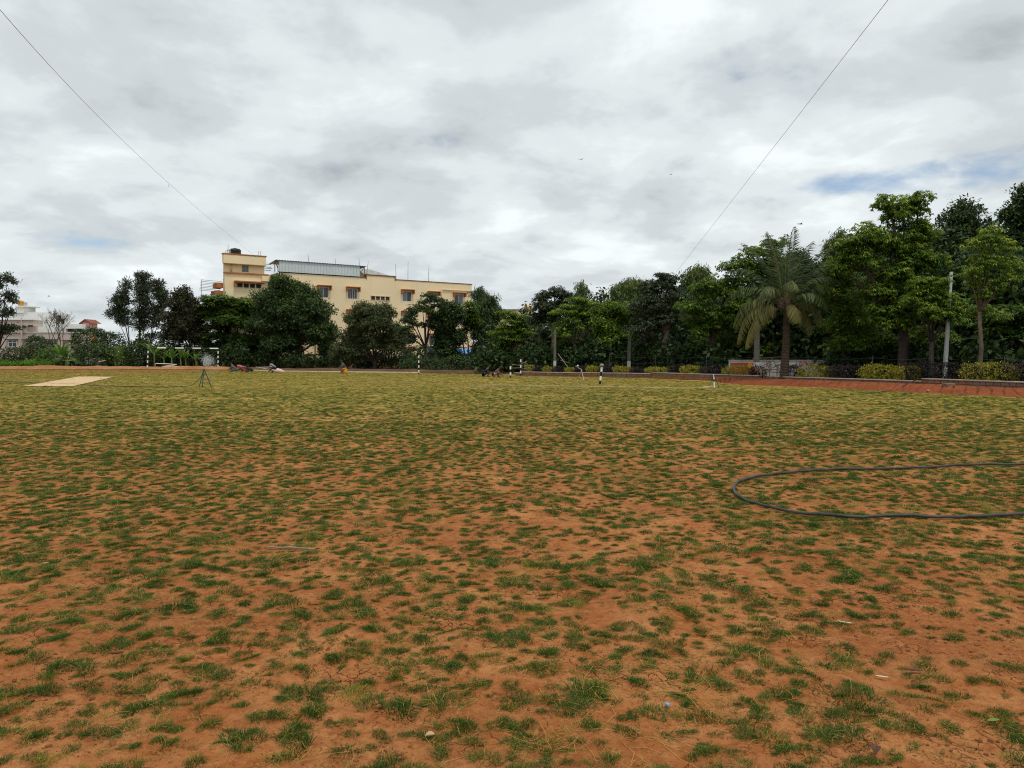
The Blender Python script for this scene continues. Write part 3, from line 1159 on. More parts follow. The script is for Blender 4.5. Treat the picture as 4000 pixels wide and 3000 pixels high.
# windows with frames, panes, shades
for s0, s1, z0, z1, kind in WIN:
    f = MB()
    t = 0.055
    for a, b in (((s0, z0), (s0 + t, z1)), ((s1 - t, z0), (s1, z1)), ((s0 + t, z0), (s1 - t, z0 + t)), ((s0 + t, z1 - t), (s1 - t, z1))):
        f.box((a[0], 0.05, a[1]), (b[0], 0.13, b[1]))
    n = 2 if kind == 'slide' else 4
    for k in range(1, n):
        xc = s0 + (s1 - s0) * k / n
        f.box((xc - 0.03, 0.055, z0 + t), (xc + 0.03, 0.125, z1 - t))
    fo = P_('window', f, M_FRAME)
    for k in range(n):
        a, b = s0 + (s1 - s0) * k / n, s0 + (s1 - s0) * (k + 1) / n
        P_('pane', MB().box((a + 0.03, 0.085 + 0.008 * (k % 2), z0 + t), (b - 0.03, 0.10 + 0.008 * (k % 2), z1 - t)), M_GLASS2 if (kind == 'slide' and k == (0 if s0 < 25 else 1)) else M_GLASS, fo)
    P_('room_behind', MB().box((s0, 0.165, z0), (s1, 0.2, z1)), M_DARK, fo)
    sh = MB()
    e = 0.27
    sh.bbox((s0 - e, -0.55, z1 + 0.12), (s1 + e, -0.003, z1 + 0.24), 0.02)
    for q in (s0 - e, s1 + e - 0.12):
        sh.bbox((q, -0.5, z1 - 0.35), (q + 0.12, -0.003, z1 + 0.119), 0.02)
    P_('window_shade', sh, M_ORANGE)
for (s0, s1, z0, z1), y0 in ((vent, 0.0), (tv, 0.0)):
    f = MB()
    f.box((s0 - 0.08, -0.05, z1), (s1 + 0.08, -0.002, z1 + 0.08)).box((s0 - 0.08, -0.05, z0 - 0.08), (s1 + 0.08, -0.002, z0))
    for k in range(5):
        xc = s0 + (s1 - s0) * k / 4
        f.box((xc - 0.06, -0.03, z0), (xc + 0.06, 0.12, z1))
    fo = P_('ventilator', f, M_PIPE)
    for k in range(4):
        a, b = s0 + (s1 - s0) * k / 4 + .06, s0 + (s1 - s0) * (k + 1) / 4 - .06
        P_('pane', MB().box((a, 0.08, z0), (b, 0.11, z1)), M_DARK, fo)
        for j in range(3):
            zl = z0 + (z1 - z0) * (j + 0.5) / 3
            P_('louvre', MB().add([(a, 0.02, zl - 0.03), (b, 0.02, zl - 0.03), (b, 0.07, zl + 0.03), (a, 0.07, zl + 0.03)], [(0, 1, 2, 3)]), M_STEEL, fo)
s0, s1, z0, z1 = tv
P_('window_shade', MB().bbox((s0 - 0.35, -0.6, z1 + 0.1), (s1 + 0.3, -0.003, z1 + 0.25), 0.02).bbox((s0 - 0.35, -0.5, z1 - 0.45), (s0 - 0.22, -0.003, z1 + 0.099), 0.02), M_ORANGE)
s0, s1, z0, z1 = tw
f = MB()
for a, b in (((s0, z0), (s0 + .06, z1)), ((s1 - .06, z0), (s1, z1)), ((s0, z0 + 0.001), (s1, z0 + .06)), ((s0, z1 - .06), (s1, z1)), (((s0 + s1) / 2 - .04, z0 + .06), ((s0 + s1) / 2 + .04, z1 - .06)), ((s0 + .06, (z0 + z1) / 2 - .03), (s1 - .06, (z0 + z1) / 2 + .03))):
    f.box((a[0], 0.37, a[1]), (b[0], 0.46, b[1]))
fo = P_('window', f, M_CONC)
P_('pane', MB().box((s0, 0.47, z0), (s1, 0.50, z1)), M_GLASS2, fo)
# pipes
zq = fac(1228, 1105)[1]
s_ = fac(1228, 1130)[0]
P_('downpipe', MB().tube([(s_, -0.12, zq), (s_, -0.12, 0.2)], 0.075, 8), M_PIPE, smooth=True)
sa, za = fac(1724, 1131)
sb = fac(1837, 1135)[0]
P_('downpipe', MB().tube([(sb, -0.12, za), (sa, -0.12, za + 0.02), (sa, -0.12, za - 0.1), (sa, -0.12, 0.2)], 0.075, 8), M_PIPE, smooth=True)
s_ = fac(903, 1040)[0]
P_('downpipe', MB().tube([(s_, 0.25, zb), (s_, 0.25, zC + 0.1)], 0.05, 8), M_PIPE, smooth=True)
s_ = fac(907, 1040)[0]
P_('downpipe', MB().tube([(s_, 0.25, zb), (s_, 0.25, zC + 0.1)], 0.05, 8), M_PIPE, smooth=True)
# sheet metal room on the roof
ra, za0 = fac(1090, 1075)
rb, zb0 = fac(1405, 1089)
ztop = fac(1250, 1029)[1]
shed = P_('roof_room', MB().box((ra + 0.1, 0.25, zM - 0.05), (rb - 0.1, 0.3, ztop - 0.1)).box((ra + .1, .3, zM - .8), (rb - .1, 2.2, zM - .7)), M_STEEL)
npan = 26
for k in range(npan):
    a, b = ra + (rb - ra) * k / npan, ra + (rb - ra) * (k + 1) / npan
    q = MB()
    m1, m2 = a + (b - a) * 0.78, a + (b - a) * 0.9
    y0, y1 = 0.02 - 0.14, -0.06 - 0.14
    prof = [(a, y0), (m1, y0), (m1 + 0.02, y1), (m2 - 0.02, y1), (m2, y0), (b, y0)]
    vs = [(x, y, zM + 0.12) for x, y in prof] + [(x, y, ztop) for x, y in prof]
    q.add(vs, [(i, i + 1, i + 7, i + 6) for i in range(5)])
    P_('sheet_panel', q, M_SHEET, shed)
q = MB()
nx = 70
e0, e1 = fac(1073, 1040)[0], fac(1428, 1041)[0]
for k in range(nx):
    a, b = e0 + (e1 - e0) * k / nx, e0 + (e1 - e0) * (k + 1) / nx
    h0, h1 = 0.05 * (k % 2), 0.05 * ((k + 1) % 2)
    q.add([(a, -0.26, ztop + 0.02 + h0), (b, -0.26, ztop + 0.02 + h1), (b, 2.4, ztop - 0.25 + h1), (a, 2.4, ztop - 0.25 + h0), (a, -0.26, ztop - 0.02 + h0), (b, -0.26, ztop - 0.02 + h1)], [(0, 1, 2, 3), (4, 5, 1, 0)])
P_('roof_sheet', q, M_STEEL, shed)
for e_, ed in ((rb + 0.05, e1 - 0.08), (ra - 0.05, e0 + 0.08)):
    q = MB()
    q.tube([(ed, 0.2, zM + 0.1), (ed, 0.2, ztop)], 0.05, 6)
    q.tube([(e_, 0.2, ztop - 0.9), (ed, 0.2, ztop - 0.1)], 0.045, 6)
    q.tube([(e_, 0.2, ztop - 0.1), (ed, 0.2, ztop - 0.1)], 0.045, 6)
    q.tube([(e_, 0.2, zM + 0.1), (e_, 0.2, ztop - 0.1)], 0.05, 6)
    P_('truss', q, M_STEEL, shed)
P_('end_sheet', MB().box((rb + 0.2, 1.4, zM + 0.1), (e1 - 0.2, 1.44, zM + 1.1)), M_BROWNP, shed)
# sloping concrete slab behind the raised parapet
a, b = fac(1432, 1078)[0], fac(1541, 1078)[0]
zk = fac(1470, 1060)[1]
q = MB()
q.add([(a, 0.4, zS + 0.05), (b, 0.4, zS + 0.05), (b - 2.0, 3.0, zk + 0.55), (a, 3.0, zk + 0.55), (a, 0.4, zS - 0.1), (b, 0.4, zS - 0.1), (b, 5.4, zS + 0.05), (a, 5.4, zS + 0.05)], [(0, 1, 2, 3), (4, 5, 1, 0), (1, 6, 2), (3, 2, 6, 7)])
P_('sloping_slab', q, M_CONC)
# rods on the roofs
for (x0, y0), (x1, y1) in (((1219, 1024), (1213, 991)), ((1321, 1031), (1321, 1007)), ((1416, 1040), (1414, 1005)), ((1444, 1062), (1451, 1017)), ((1561, 1093), (1557, 1028)), ((1606, 1097), (1607, 1017)), ((1686, 1101), (1689, 1032))):
    a, b = fac(x0, y0), fac(x1, y1)
    P_('roof_rod', MB().tube([(a[0], 0.9, a[1] - 0.6), ((a[0] + b[0]) / 2, 0.9, (a[1] + b[1]) / 2), (b[0], 0.9, b[1])], [0.045, 0.04, 0.022], 5), M_GALV)
for x, y0, y1 in ((900, 993, 952), (897, 993, 971), (909, 993, 969), (1020, 1000, 979), (1027, 1000, 978)):
    a, b = fac(x, y0), fac(x, y1)
    P_('roof_rod', MB().tube([(a[0], 0.9, a[1] - 0.3), (b[0], 0.9, b[1])], 0.03, 5), M_GALV)
for y in (1029, 1040, 1045, 1053):
    a, b = fac(1036, y), fac(1066 + (4 if y == 1045 else 0), y + 3)
    P_('roof_rod', MB().tube([(a[0], 0.6, a[1]), (b[0], 0.6, b[1])], 0.035, 5), M_STEEL)
# drying frame and shades on the left end wall
for k in range(8):
    z_ = fac(865, 1097 + k * 5.5)[1]
    P_('drying_bar', MB().tube([(-0.02, 1.0 + 0.12 * k, z_), (-2.3, 1.0 + 0.12 * k, z_ + 0.1)], 0.03, 5), M_GALV)
P_('drying_bar', MB().tube([(-2.3, 0.9, fac(865, 1165)[1]), (-2.3, 0.9, fac(865, 1094)[1])], 0.035, 5), M_GALV)
for y0, y1, s in ((1103, 1124, -0.75), (1135, 1151, -0.95)):
    P_('window_shade', MB().bbox((s, 0.5, fac(880, y1)[1]), (-0.003, 2.2, fac(880, y0)[1]), 0.03), M_ORANGE)
# black water tank on the stair tower (rests on it)
tp = fac(935, 1000)
tw_ = Vector((FA.x, FA.y, 0)) + Vector((FU.x, FU.y, 0)) * tp[0] - Vector((FN.x, FN.y, 0)) * 1.6
zt_ = zT
tank = thing('water_tank', 'black plastic water tank on top of the cream stair tower', 'tank', (tw_.x, tw_.y, zt_))
hgt = fac(935, 968)[1] - zT + 0.1
MB().lathe((tw_.x, tw_.y, zt_), [(0.64, 0.005), (0.66, 0.03), (0.63, hgt * 0.3), (0.66, hgt * 0.33), (0.63, hgt * 0.6), (0.66, hgt * 0.63), (0.64, hgt * 0.82), (0.5, hgt * 0.94)], 20).build('tank_body', M_BLKTANK, tank, smooth=True)
MB().lathe((tw_.x, tw_.y, zt_), [(0.22, hgt * 0.9), (0.22, hgt), (0.18, hgt * 1.03)], 14).build('lid', M_BLKTANK, tank)
MB().tube([(tw_.x - 0.62, tw_.y - .1, zt_ + hgt * .7), (tw_.x - 1.05, tw_.y - .1, zt_ + hgt * .7), (tw_.x - 1.05, tw_.y - .1, zt_)], 0.04, 6).build('inlet_pipe', M_STEEL, tank)

# blue roofed lean-to in front of the block
bl = at(1775, 1381, 84)
ls = thing('lean_to_shed', 'low lean-to shed with a blue sheet roof beside the cream block', 'shed', (bl.x, 84, 0))
xl, xr = at(1668, 1381, 84).x, at(1882, 1381, 84).x
zr1, zr0 = at(1775, 1366, 86).z, at(1775, 1381, 83.2).z
q = MB()
nk = 40
for k in range(nk):
    a, b = xl + (xr - xl) * k / nk, xl + (xr - xl) * (k + 1) / nk
    q.add([(a, 82.8, zr0 + .03 * (k % 2)), (b, 82.8, zr0 + .03 * ((k + 1) % 2)), (b, 87, zr1 + .15 + .03 * ((k + 1) % 2)), (a, 87, zr1 + .15 + .03 * (k % 2)), (a, 82.8, zr0 - .06), (b, 82.8, zr0 - .06)], [(0, 1, 2, 3), (4, 5, 1, 0)])
q.build('roof', M_BLUE, ls)
MB().box((xl + .2, 85.9, 0), (xr - .3, 86.1, zr1 - 0.1)).build('back_wall', M_DARK, ls)
MB().box((xl + .2, 83.2, 0), (xr - .5, 83.4, 0.75)).build('low_wall', M_CREAM, ls)
for k in range(4):
    xx = xl + .4 + (xr - xl - 1.0) * k / 3
    MB().tube([(xx, 83.1, 0), (xx, 83.1, zr0)], 0.07, 6).build('post', M_CREAM, ls)

# ------------------------------------------------------------------ white building far left
Yw = 116.0
pw = at(150, 1381, Yw)


def bx(mb, x0, x1, y0, y1, Y, dep, mi=0):
    a, b = at(x0, y1, Y), at(x1, y0, Y)
    mb.box((a.x, Y, max(a.z, -0.05)), (b.x, Y + dep, b.z), mi)


wb = thing('white_building', 'white and beige flat roofed building beyond the plants at far left', 'building', (pw.x, Yw, 0))
q = MB()
bx(q, -220, 300, 1299, 1440, Yw, 4)
q.build('front_wing', M_BEIGE, wb)
q = MB()
bx(q, -220, 301, 1296.5, 1299, Yw - .1, 4.2)
q.build('wing_coping', M_WHITE, wb)
q = MB()
bx(q, -200, 101, 1250, 1300, Yw - 0.2, 3)
q.build('upper_wing', M_BEIGE, wb)
q = MB()
bx(q, -205, 130, 1248, 1274, Yw - .35, 2.4)
q.build('upper_band', M_BEIGE, wb)
q = MB()
bx(q, -207, 132, 1247, 1250, Yw - .5, 2.6)
q.build('roof_edge', M_WHITE, wb)
q = MB()
bx(q, 20, 236, 1220, 1300, Yw + 7, 1.2)
q.build('main_block', M_WHITE, wb)
q = MB()
bx(q, 238, 256, 1226, 1300, Yw + 8.2, 1.2)
q.build('stair_block', M_WHITE, wb)
q = MB()
bx(q, 258, 322, 1266, 1284, Yw + 8, 1.0)
q.build('side_block', M_WHITE, wb)
q = MB()
bx(q, 264, 320, 1284, 1301, Yw + 7.7, .2)
q.build('shaded_opening', M_DARK, wb)
q = MB()
bx(q, 228, 238, 1232, 1256, Yw + 6.9, .12)
bx(q, 240, 250, 1244, 1266, Yw + 6.9, .12)
q.build('opening', M_DARK, wb)
q = MB()
bx(q, 88, 97, 1271, 1279, Yw - .5, .2)
q.build('opening', M_DARK, wb)
q = MB()
bx(q, 109, 126, 1270, 1276, Yw - .6, .15)
q.build('opening', M_DARK, wb)
q = MB()
bx(q, 60, 93, 1194, 1222, Yw + 6.8, 3)
q.build('tank_room', M_WHITE, wb)
q = MB()
bx(q, 93, 99, 1194, 1218, Yw + 7.5, .5)
bx(q, 60, 106, 1194, 1198.5, Yw + 6.6, 3.4)
q.build('tank_slab', M_WHITE, wb)
for k in range(5):
    a, b = at(94 + k * 3, 1196, Yw + 6.8), at(94 + k * 3, 1182, Yw + 6.8)
    MB().tube([a, b], 0.04, 5).build('railing_bar', M_GALV, wb)
MB().tube([at(93, 1182, Yw + 6.8), at(106.5, 1182, Yw + 6.8)], 0.04, 5).build('railing_bar', M_GALV, wb)
for x0, x1, y0, y1 in ((33, 67, 1328, 1356), (98, 134, 1328, 1356), (165, 176, 1329, 1337), (200, 222, 1329, 1350), (252, 266, 1332, 1337), (-60, -20, 1328, 1356)):
    a, b = at(x0, y1, Yw), at(x1, y0, Yw)
    f = MB()
    for u0, v0, u1, v1 in ((a.x, a.z, a.x + .1, b.z), (b.x - .1, a.z, b.x, b.z), (a.x + .1, a.z, b.x - .1, a.z + .1), (a.x + .1, b.z - .1, b.x - .1, b.z), ((a.x + b.x) / 2 - .05, a.z + .1, (a.x + b.x) / 2 + .05, b.z - .1)):
        f.box((u0, Yw - .08, v0), (u1, Yw + .02, v1))
    if y1 - y0 > 12:
        zc_ = b.z - (b.z - a.z) * .35
        f.box((a.x + .1, Yw - .075, zc_ - .05), ((a.x + b.x) / 2 - .05, Yw + .015, zc_ + .05)).box(((a.x + b.x) / 2 + .05, Yw - .075, zc_ - .05), (b.x - .1, Yw + .015, zc_ + .05))
    fo = f.build('window', M_WHITE, wb)
    MB().box((a.x, Yw - .04, a.z), (b.x, Yw - .02, b.z)).build('pane', M_GLASS, fo)
    MB().box((a.x - .2, Yw - .6, b.z + .03), (b.x + .2, Yw - .003, b.z + .16)).build('window_shade', M_STEEL, wb)
for x in (84, 157):
    MB().tube([at(x, 1241 if x == 84 else 1320, Yw - .4), at(x, 1400, Yw - .4)], .11, 8).build('downpipe', M_BEIGE, wb)
tkp = at(83, 1194, Yw + 7.6)
tk = thing('water_tank', 'yellow water tank on the roof of the white building at far left', 'tank', tkp)
MB().lathe(tkp, [(0.42, 0.004), (0.44, .06), (.42, .28), (.44, .31), (.42, .5), (.44, .53), (.42, .68), (.2, .76)], 18).build('tank_body', M_YTANK, tk, smooth=True)
MB().lathe(tkp, [(0.15, .74), (.15, .82)], 12).build('lid', M_YTANK, tk)
# pink turret house behind
Yp = 150.0
pp = at(340, 1381, Yp)
ph = thing('pink_house', 'small pink gabled roof turret rising behind the white building', 'building', (pp.x, Yp, 0))
q = MB()
bx(q, 328, 348, 1262, 1440, Yp, 3)
q.build('wall', M_PINK, ph)
a, b, c = at(308, 1262, Yp), at(330, 1246, Yp), at(356, 1263, Yp)
q = MB()
q.add([a, b, c, a + Vector((0, 4, 0)), b + Vector((0, 4, 0)), c + Vector((0, 4, 0)), a + Vector((0, 0, -.25)), b + Vector((0, 0, -.25)), c + Vector((0, 0, -.25))], [(0, 1, 4, 3), (1, 2, 5, 4), (0, 6, 7, 1), (1, 7, 8, 2)])
q.build('roof', M_TILE, ph)
q = MB()
q.add([at(310, 1262, Yp + .2), at(330, 1248, Yp + .2), at(352, 1263, Yp + .2)], [(0, 2, 1)])
bx(q, 311, 328, 1262, 1300, Yp + .25, 3)
q.build('gable', M_PINK, ph)
q = MB()
bx(q, 310, 360, 1282, 1287, Yp - .6, 4)
q.build('balcony_slab', M_WHITE, ph)
for k in range(7):
    MB().tube([at(326 + k * 4, 1282, Yp - .5), at(326 + k * 4, 1268, Yp - .5)], .03, 4).build('railing_bar', M_STEEL, ph)
q = MB()
bx(q, 330, 350, 1287, 1440, Yp - .4, 3)
q.build('lower_wall', M_YTANK, ph)
# house with orange tanks behind the almond tree
Yo = 112.0
ob_ = at(2060, 1381, Yo)
oh = thing('far_house', 'far house roof with a railing showing above the trees right of the cream block', 'building', (ob_.x, Yo, 0))
q = MB()
bx(q, 1930, 2085, 1212, 1440, Yo, 8)
q.build('wall', M_CREAM, oh)
q = MB()
bx(q, 1926, 2089, 1207, 1212, Yo - .2, 8.5)
q.build('roof_edge', M_CONC, oh)
for k in range(4):
    MB().tube([at(2041 + k * 3, 1208, Yo), at(2041 + k * 3, 1199, Yo)], .03, 4).build('railing_bar', M_STEEL, oh)
for zz_ in (1199, 1203):
    MB().tube([at(2040, zz_, Yo), at(2052, zz_, Yo)], .03, 4).build('railing_bar', M_STEEL, oh)
MB().tube([at(2027, 1212, Yo), at(2027, 1200, Yo)], .04, 4).build('roof_rod', M_STEEL, oh)
tkp = at(2062, 1207.5, Yo + 1.5)
tkp.z = at(2062, 1207, Yo).z + .01
tk = thing('water_tank', 'orange water tank showing above the trees right of the cream block', 'tank', tkp)
MB().lathe(tkp, [(0.54, 0.0), (0.56, .06), (.54, .2), (.56, .22), (.54, .4), (.3, .52)], 18).build('tank_body', M_YTANK, tk, smooth=True)
MB().lathe(tkp, [(0.15, .5), (.15, .57)], 12).build('lid', M_YTANK, tk)

# ------------------------------------------------------------------ trees
M_BARK = mat('bark_grey_brown', (0.13, 0.095, 0.07), 0.95, 0.5, 5, bump=0.9, bscale=18)
M_BARKD = mat('bark_dark', (0.055, 0.042, 0.034), 0.95, 0.5, 5, bump=0.9, bscale=18)
M_BARKP = mat('bark_pale', (0.21, 0.17, 0.125), 0.9, 0.4, 4, bump=0.7, bscale=18)
LM = {
    'deep': leafmat('leaf_deep', (0.014, 0.030, 0.011), (0.036, 0.068, 0.018), (0.10, 0.15, 0.03), 0.22),
    'brown': leafmat('leaf_brownish', (0.018, 0.022, 0.010), (0.042, 0.044, 0.020), (0.085, 0.075, 0.030), 0.15),
    'fern': leafmat('leaf_fern', (0.022, 0.055, 0.012), (0.068, 0.135, 0.024), (0.19, 0.27, 0.045), 0.32),
    'olive': leafmat('leaf_olive', (0.026, 0.040, 0.014), (0.070, 0.092, 0.030), (0.17, 0.18, 0.07), 0.25),
    'mid': leafmat('leaf_mid', (0.024, 0.056, 0.010), (0.082, 0.155, 0.020), (0.29, 0.38, 0.042), 0.38),
    'fresh': leafmat('leaf_fresh', (0.034, 0.080, 0.012), (0.11, 0.20, 0.024), (0.32, 0.38, 0.04), 0.34),
    'grey': leafmat('leaf_grey', (0.022, 0.034, 0.018), (0.054, 0.074, 0.036), (0.11, 0.135, 0.065), 0.22),
    'willow': leafmat('leaf_willow', (0.030, 0.055, 0.016), (0.085, 0.13, 0.03), (0.19, 0.23, 0.06), 0.3),
    'gold': leafmat('leaf_golden', (0.075, 0.105, 0.012), (0.24, 0.225, 0.022), (0.46, 0.36, 0.035), 0.25),
    'purple': leafmat('leaf_purple', (0.008, 0.006, 0.007), (0.022, 0.014, 0.016), (0.05, 0.03, 0.034), 0.1),
    'vine': leafmat('leaf_vine', (0.05, 0.12, 0.015), (0.12, 0.25, 0.025), (0.26, 0.40, 0.06), 0.35),
    'red': leafmat('leaf_red', (0.05, 0.03, 0.012), (0.11, 0.055, 0.02), (0.16, 0.06, 0.03), 0.25),
    'palm': leafmat('leaf_palm', (0.018, 0.036, 0.012), (0.060, 0.090, 0.026), (0.23, 0.21, 0.065), 0.24),
    'banana': leafmat('leaf_banana', (0.04, 0.10, 0.015), (0.10, 0.21, 0.03), (0.22, 0.33, 0.07), 0.35),
}


def crown_clumps(blobs, per_m2, g_, flat=0.0, shell=0.62, sub=1.0, droop=0.0):
    """clump centres and outward directions on lumpy sub-lobes of each blob; blobs: (centre, radii)"""
    C, O, subs = [], [], []
    for c, r in blobs:
        c, r = np.array(c), np.array(r)
        ns = max(4, int(sub * (7 + 2.2 * (r.mean()))))
        d = rdir(ns, g_)
        d[:, 2] = np.abs(d[:, 2]) * 0.9 - 0.35 * (g_.random(ns) < 0.45)
        d = unit(d)
        sc_ = c + d * r * (0.50 + 0.22 * g_.random((ns, 1)))
        sr = (r.mean() * 0.6 + r.min() * 0.4) * (0.36 + 0.24 * g_.random(ns))
        sc_ = np.vstack([sc_, c[None]])
        sr = np.append(sr, r.min() * 0.62)
        for s, q in zip(sc_, sr):
            subs.append((s, q))
            n = max(5, int(per_m2 * 4 * math.pi * q * q))
            dd = rdir(n, g_)
            dd[:, 2] = np.where(dd[:, 2] < -0.2, -dd[:, 2] * g_.random(n), dd[:, 2])
            dd = unit(dd)
            lump = 1 + 0.22 * np.sin(dd[:, 0] * 4 + s[0]) * np.cos(dd[:, 1] * 5 + s[1])
            rad = q * lump * (shell + (1 - shell) * g_.random(n) ** 0.6) * (1 + 0.22 * (g_.random(n) < 0.12))
            p = s + dd * rad[:, None] * np.array([1.12, 1.12, 1.0 - flat])
            C.append(p)
            O.append(dd)
    return np.vstack(C), np.vstack(O), subs


def clump_leaves(C, O, style, m, L0, g_, tipz=None):
    """leaves round each clump centre -> verts, quads, tint"""
    k = len(C)
    Cr = np.repeat(C, m, 0)
    Or = np.repeat(O, m, 0)
    n = k * m
    ct = np.repeat(g_.normal(size=k) * 0.13, m)
    L = L0 * (0.65 + 0.7 * g_.random(n))
    up = np.array([0, 0, 1.0])
    if style == 'rosette':
        a = np.tile(np.arange(m) * 2 * np.pi / m, k) + np.repeat(g_.random(k) * 6.28, m) + 0.25 * g_.normal(size=n)
        D = np.stack([np.cos(a), np.sin(a), -0.35 - 0.45 * g_.random(n)], -1) + Or * 0.35
        P = Cr + unit(D) * (L * 0.12)[:, None] + g_.normal(size=(n, 3)) * L0 * 0.12
        Nn = up * 1.0 + D * 0.2 + 0.2 * rdir(n, g_)
        W_ = L * 0.34
        bend = 0.28
    elif style == 'feather':
        D = Or * np.array([1, 1, 0.25]) + 0.9 * rdir(n, g_) * np.array([1, 1, 0.25])
        D[:, 2] -= 0.12
        P = Cr + g_.normal(size=(n, 3)) * L0 * np.array([0.45, 0.45, 0.14])
        Nn = up + 0.35 * rdir(n, g_)
        W_ = L * 0.30
        bend = 0.2
    elif style == 'needle':
        D = Or * 0.6 + 0.8 * rdir(n, g_)
        D[:, 2] += 0.1
        P = Cr + g_.normal(size=(n, 3)) * L0 * 0.45
        Nn = rdir(n, g_) + up * 0.3
        W_ = L * 0.22
        bend = 0.1
    elif style == 'willow':
        D = Or * 0.25 + 0.45 * rdir(n, g_)
        D[:, 2] -= 0.75
        P = Cr + g_.normal(size=(n, 3)) * L0 * np.array([0.4, 0.4, 0.6])
        Nn = rdir(n, g_)
        W_ = L * 0.20
        bend = 0.08
    else:
        D = Or * 0.55 + 0.9 * rdir(n, g_)
        D[:, 2] -= 0.2
        P = Cr + g_.normal(size=(n, 3)) * L0 * 0.55
        Nn = up * 0.7 + Or * 0.5 + 0.6 * rdir(n, g_)
        W_ = L * 0.52
        bend = 0.18
    V, Fq = leaves(P, D, Nn, L, W_, bend)
    tint = 0.42 + ct + 0.10 * g_.normal(size=n)
    return V, Fq, tint


def tree(name, label, px, Y, blobs, style='broad', leaf=0.22, per=6.0, m=9, kind='deep', bark=None, tr=0.16, top=None, seed=1, cat='tree', group=None, base_z=0.0, flat=0.0,
         lean=0.0, fork=0.45, tips=0.25, sub=1.0, shell=0.62, basepx=None, stems=1, fill=True, skirt=0):
    """blobs: crown lobes as (x, y, rx, ry) in picture pixels at distance Y (+ optional depth shift in metres)"""
    if style == 'rosette':
        leaf, per = leaf * 0.74, per * 1.55
    elif style == 'broad':
        leaf, per = leaf * 0.85, per * 1.25
    g_ = np.random.default_rng(seed)
    rd = random.Random(seed)
    b0 = at(px, 1381, Y)
    base = Vector((b0.x, Y, base_z))
    root = thing(name, label, cat, base, group)
    k = mpp(Y)
    B = []
    for q in blobs:
        dy = q[4] if len(q) > 4 else rd.uniform(-0.25, 0.25) * q[2] * k
        c = at(q[0], q[1], Y + dy)
        B.append(((c.x, c.y, c.z), (q[2] * k * 0.92, q[2] * k * 0.92, q[3] * k * 1.0)))
    nB = len(B)
    if skirt:
        lo = max(q[1] + q[3] * .5 for q in blobs)
        xs_ = [q[0] for q in blobs]
        for i in range(skirt):
            xx = min(xs_) + (max(xs_) - min(xs_)) * (i + .5) / skirt + rd.uniform(-15, 15)
            yy = min(1385, lo + rd.uniform(10, 70))
            c = at(xx, yy, Y + 1.2 + rd.uniform(0, .8))
            rr_ = (max(xs_) - min(xs_) + 60) / skirt * .75
            B.append(((c.x, c.y, c.z), (rr_ * k, rr_ * k * .8, min(60, rr_) * k)))
    if fill:
        for i in range(nB):
            near = sorted(range(nB), key=lambda j: (Vector(B[i][0]) - Vector(B[j][0])).length)[1:3]
            for j in near:
                if j < i and i in sorted(range(nB), key=lambda t: (Vector(B[j][0]) - Vector(B[t][0])).length)[1:3]:
                    continue
                ca, cb = np.array(B[i][0]), np.array(B[j][0])
                B.append((tuple((ca + cb) / 2 + np.array([0, rd.uniform(-.3, .5), 0])), tuple((np.array(B[i][1]) + np.array(B[j][1])) * 0.40)))
    C, O, subs = crown_clumps(B, per, g_, flat, shell, sub)
    C[:, 2] = np.maximum(C[:, 2], base_z + 0.12)
    V, Fq, tint = clump_leaves(C, O, style, m, leaf, g_)
    # young leaves at the shoot tips on the outside of the crown
    zc = np.repeat(O[:, 2], m)
    hh = np.repeat((C[:, 2] - C[:, 2].min()) / (np.ptp(C[:, 2]) + 1e-6), m)
    young = np.repeat(g_.random(len(C)) < tips, m)
    tint = np.clip(tint + np.where(young & (zc > 0.15), 0.18 + 0.3 * hh, 0.0), 0, 1)
    npmesh('crown', V, Fq, LM[kind], root, tint=tint)
    # trunk, limbs, twigs
    t = MB()
    cz = np.array([b[0] for b in B[:nB]])
    main = Vector(cz.mean(0))
    zf = base_z + (main.z - base_z) * fork
    for sI in range(stems):
        off = Vector(((sI - (stems - 1) / 2) * tr * 3, 0, 0))
        p0 = base + off - Vector((0, 0, 0.15))
        p1 = Vector((base.x + lean * 0.4 + off.x * 1.4 + rd.uniform(-.1, .1), base.y, base_z + (zf - base_z) * 0.5))
        p2 = Vector((base.x + lean + off.x * 2.2, base.y + rd.uniform(-.1, .1), zf))
        t.tube([p0, p0 + Vector((0, 0, .3)), p1, p2], [tr * 1.45, tr * 1.1, tr * 0.95, tr * 0.8], 8)
        for bi, (c, r) in enumerate(B[:nB]):
            if stems > 1 and bi % stems != sI:
                continue
            c = Vector(c)
            mid = p2.lerp(c, 0.5) + Vector((rd.uniform(-.15, .15), rd.uniform(-.15, .15), rd.uniform(0, .25))) * r[0] * 0.5
            t.tube([p2 - Vector((0, 0, tr * .5)), mid, c], [tr * 0.5, tr * 0.3, tr * 0.14], 6)
    for s, q in subs:
        s = Vector(s)
        c = min((Vector(b[0]) for b in B), key=lambda v: (v - s).length)
        if (c - s).length < 0.05:
            continue
        t.tube([c, c.lerp(s, 0.55) + Vector((0, 0, 0.08 * q)), s + (s - c) * 0.35], [tr * 0.14, tr * 0.09, tr * 0.035], 4, cap=False)
    t.build('trunk', bark or M_BARK, root, smooth=True)
    return root


GT = 'trees along the field edge'
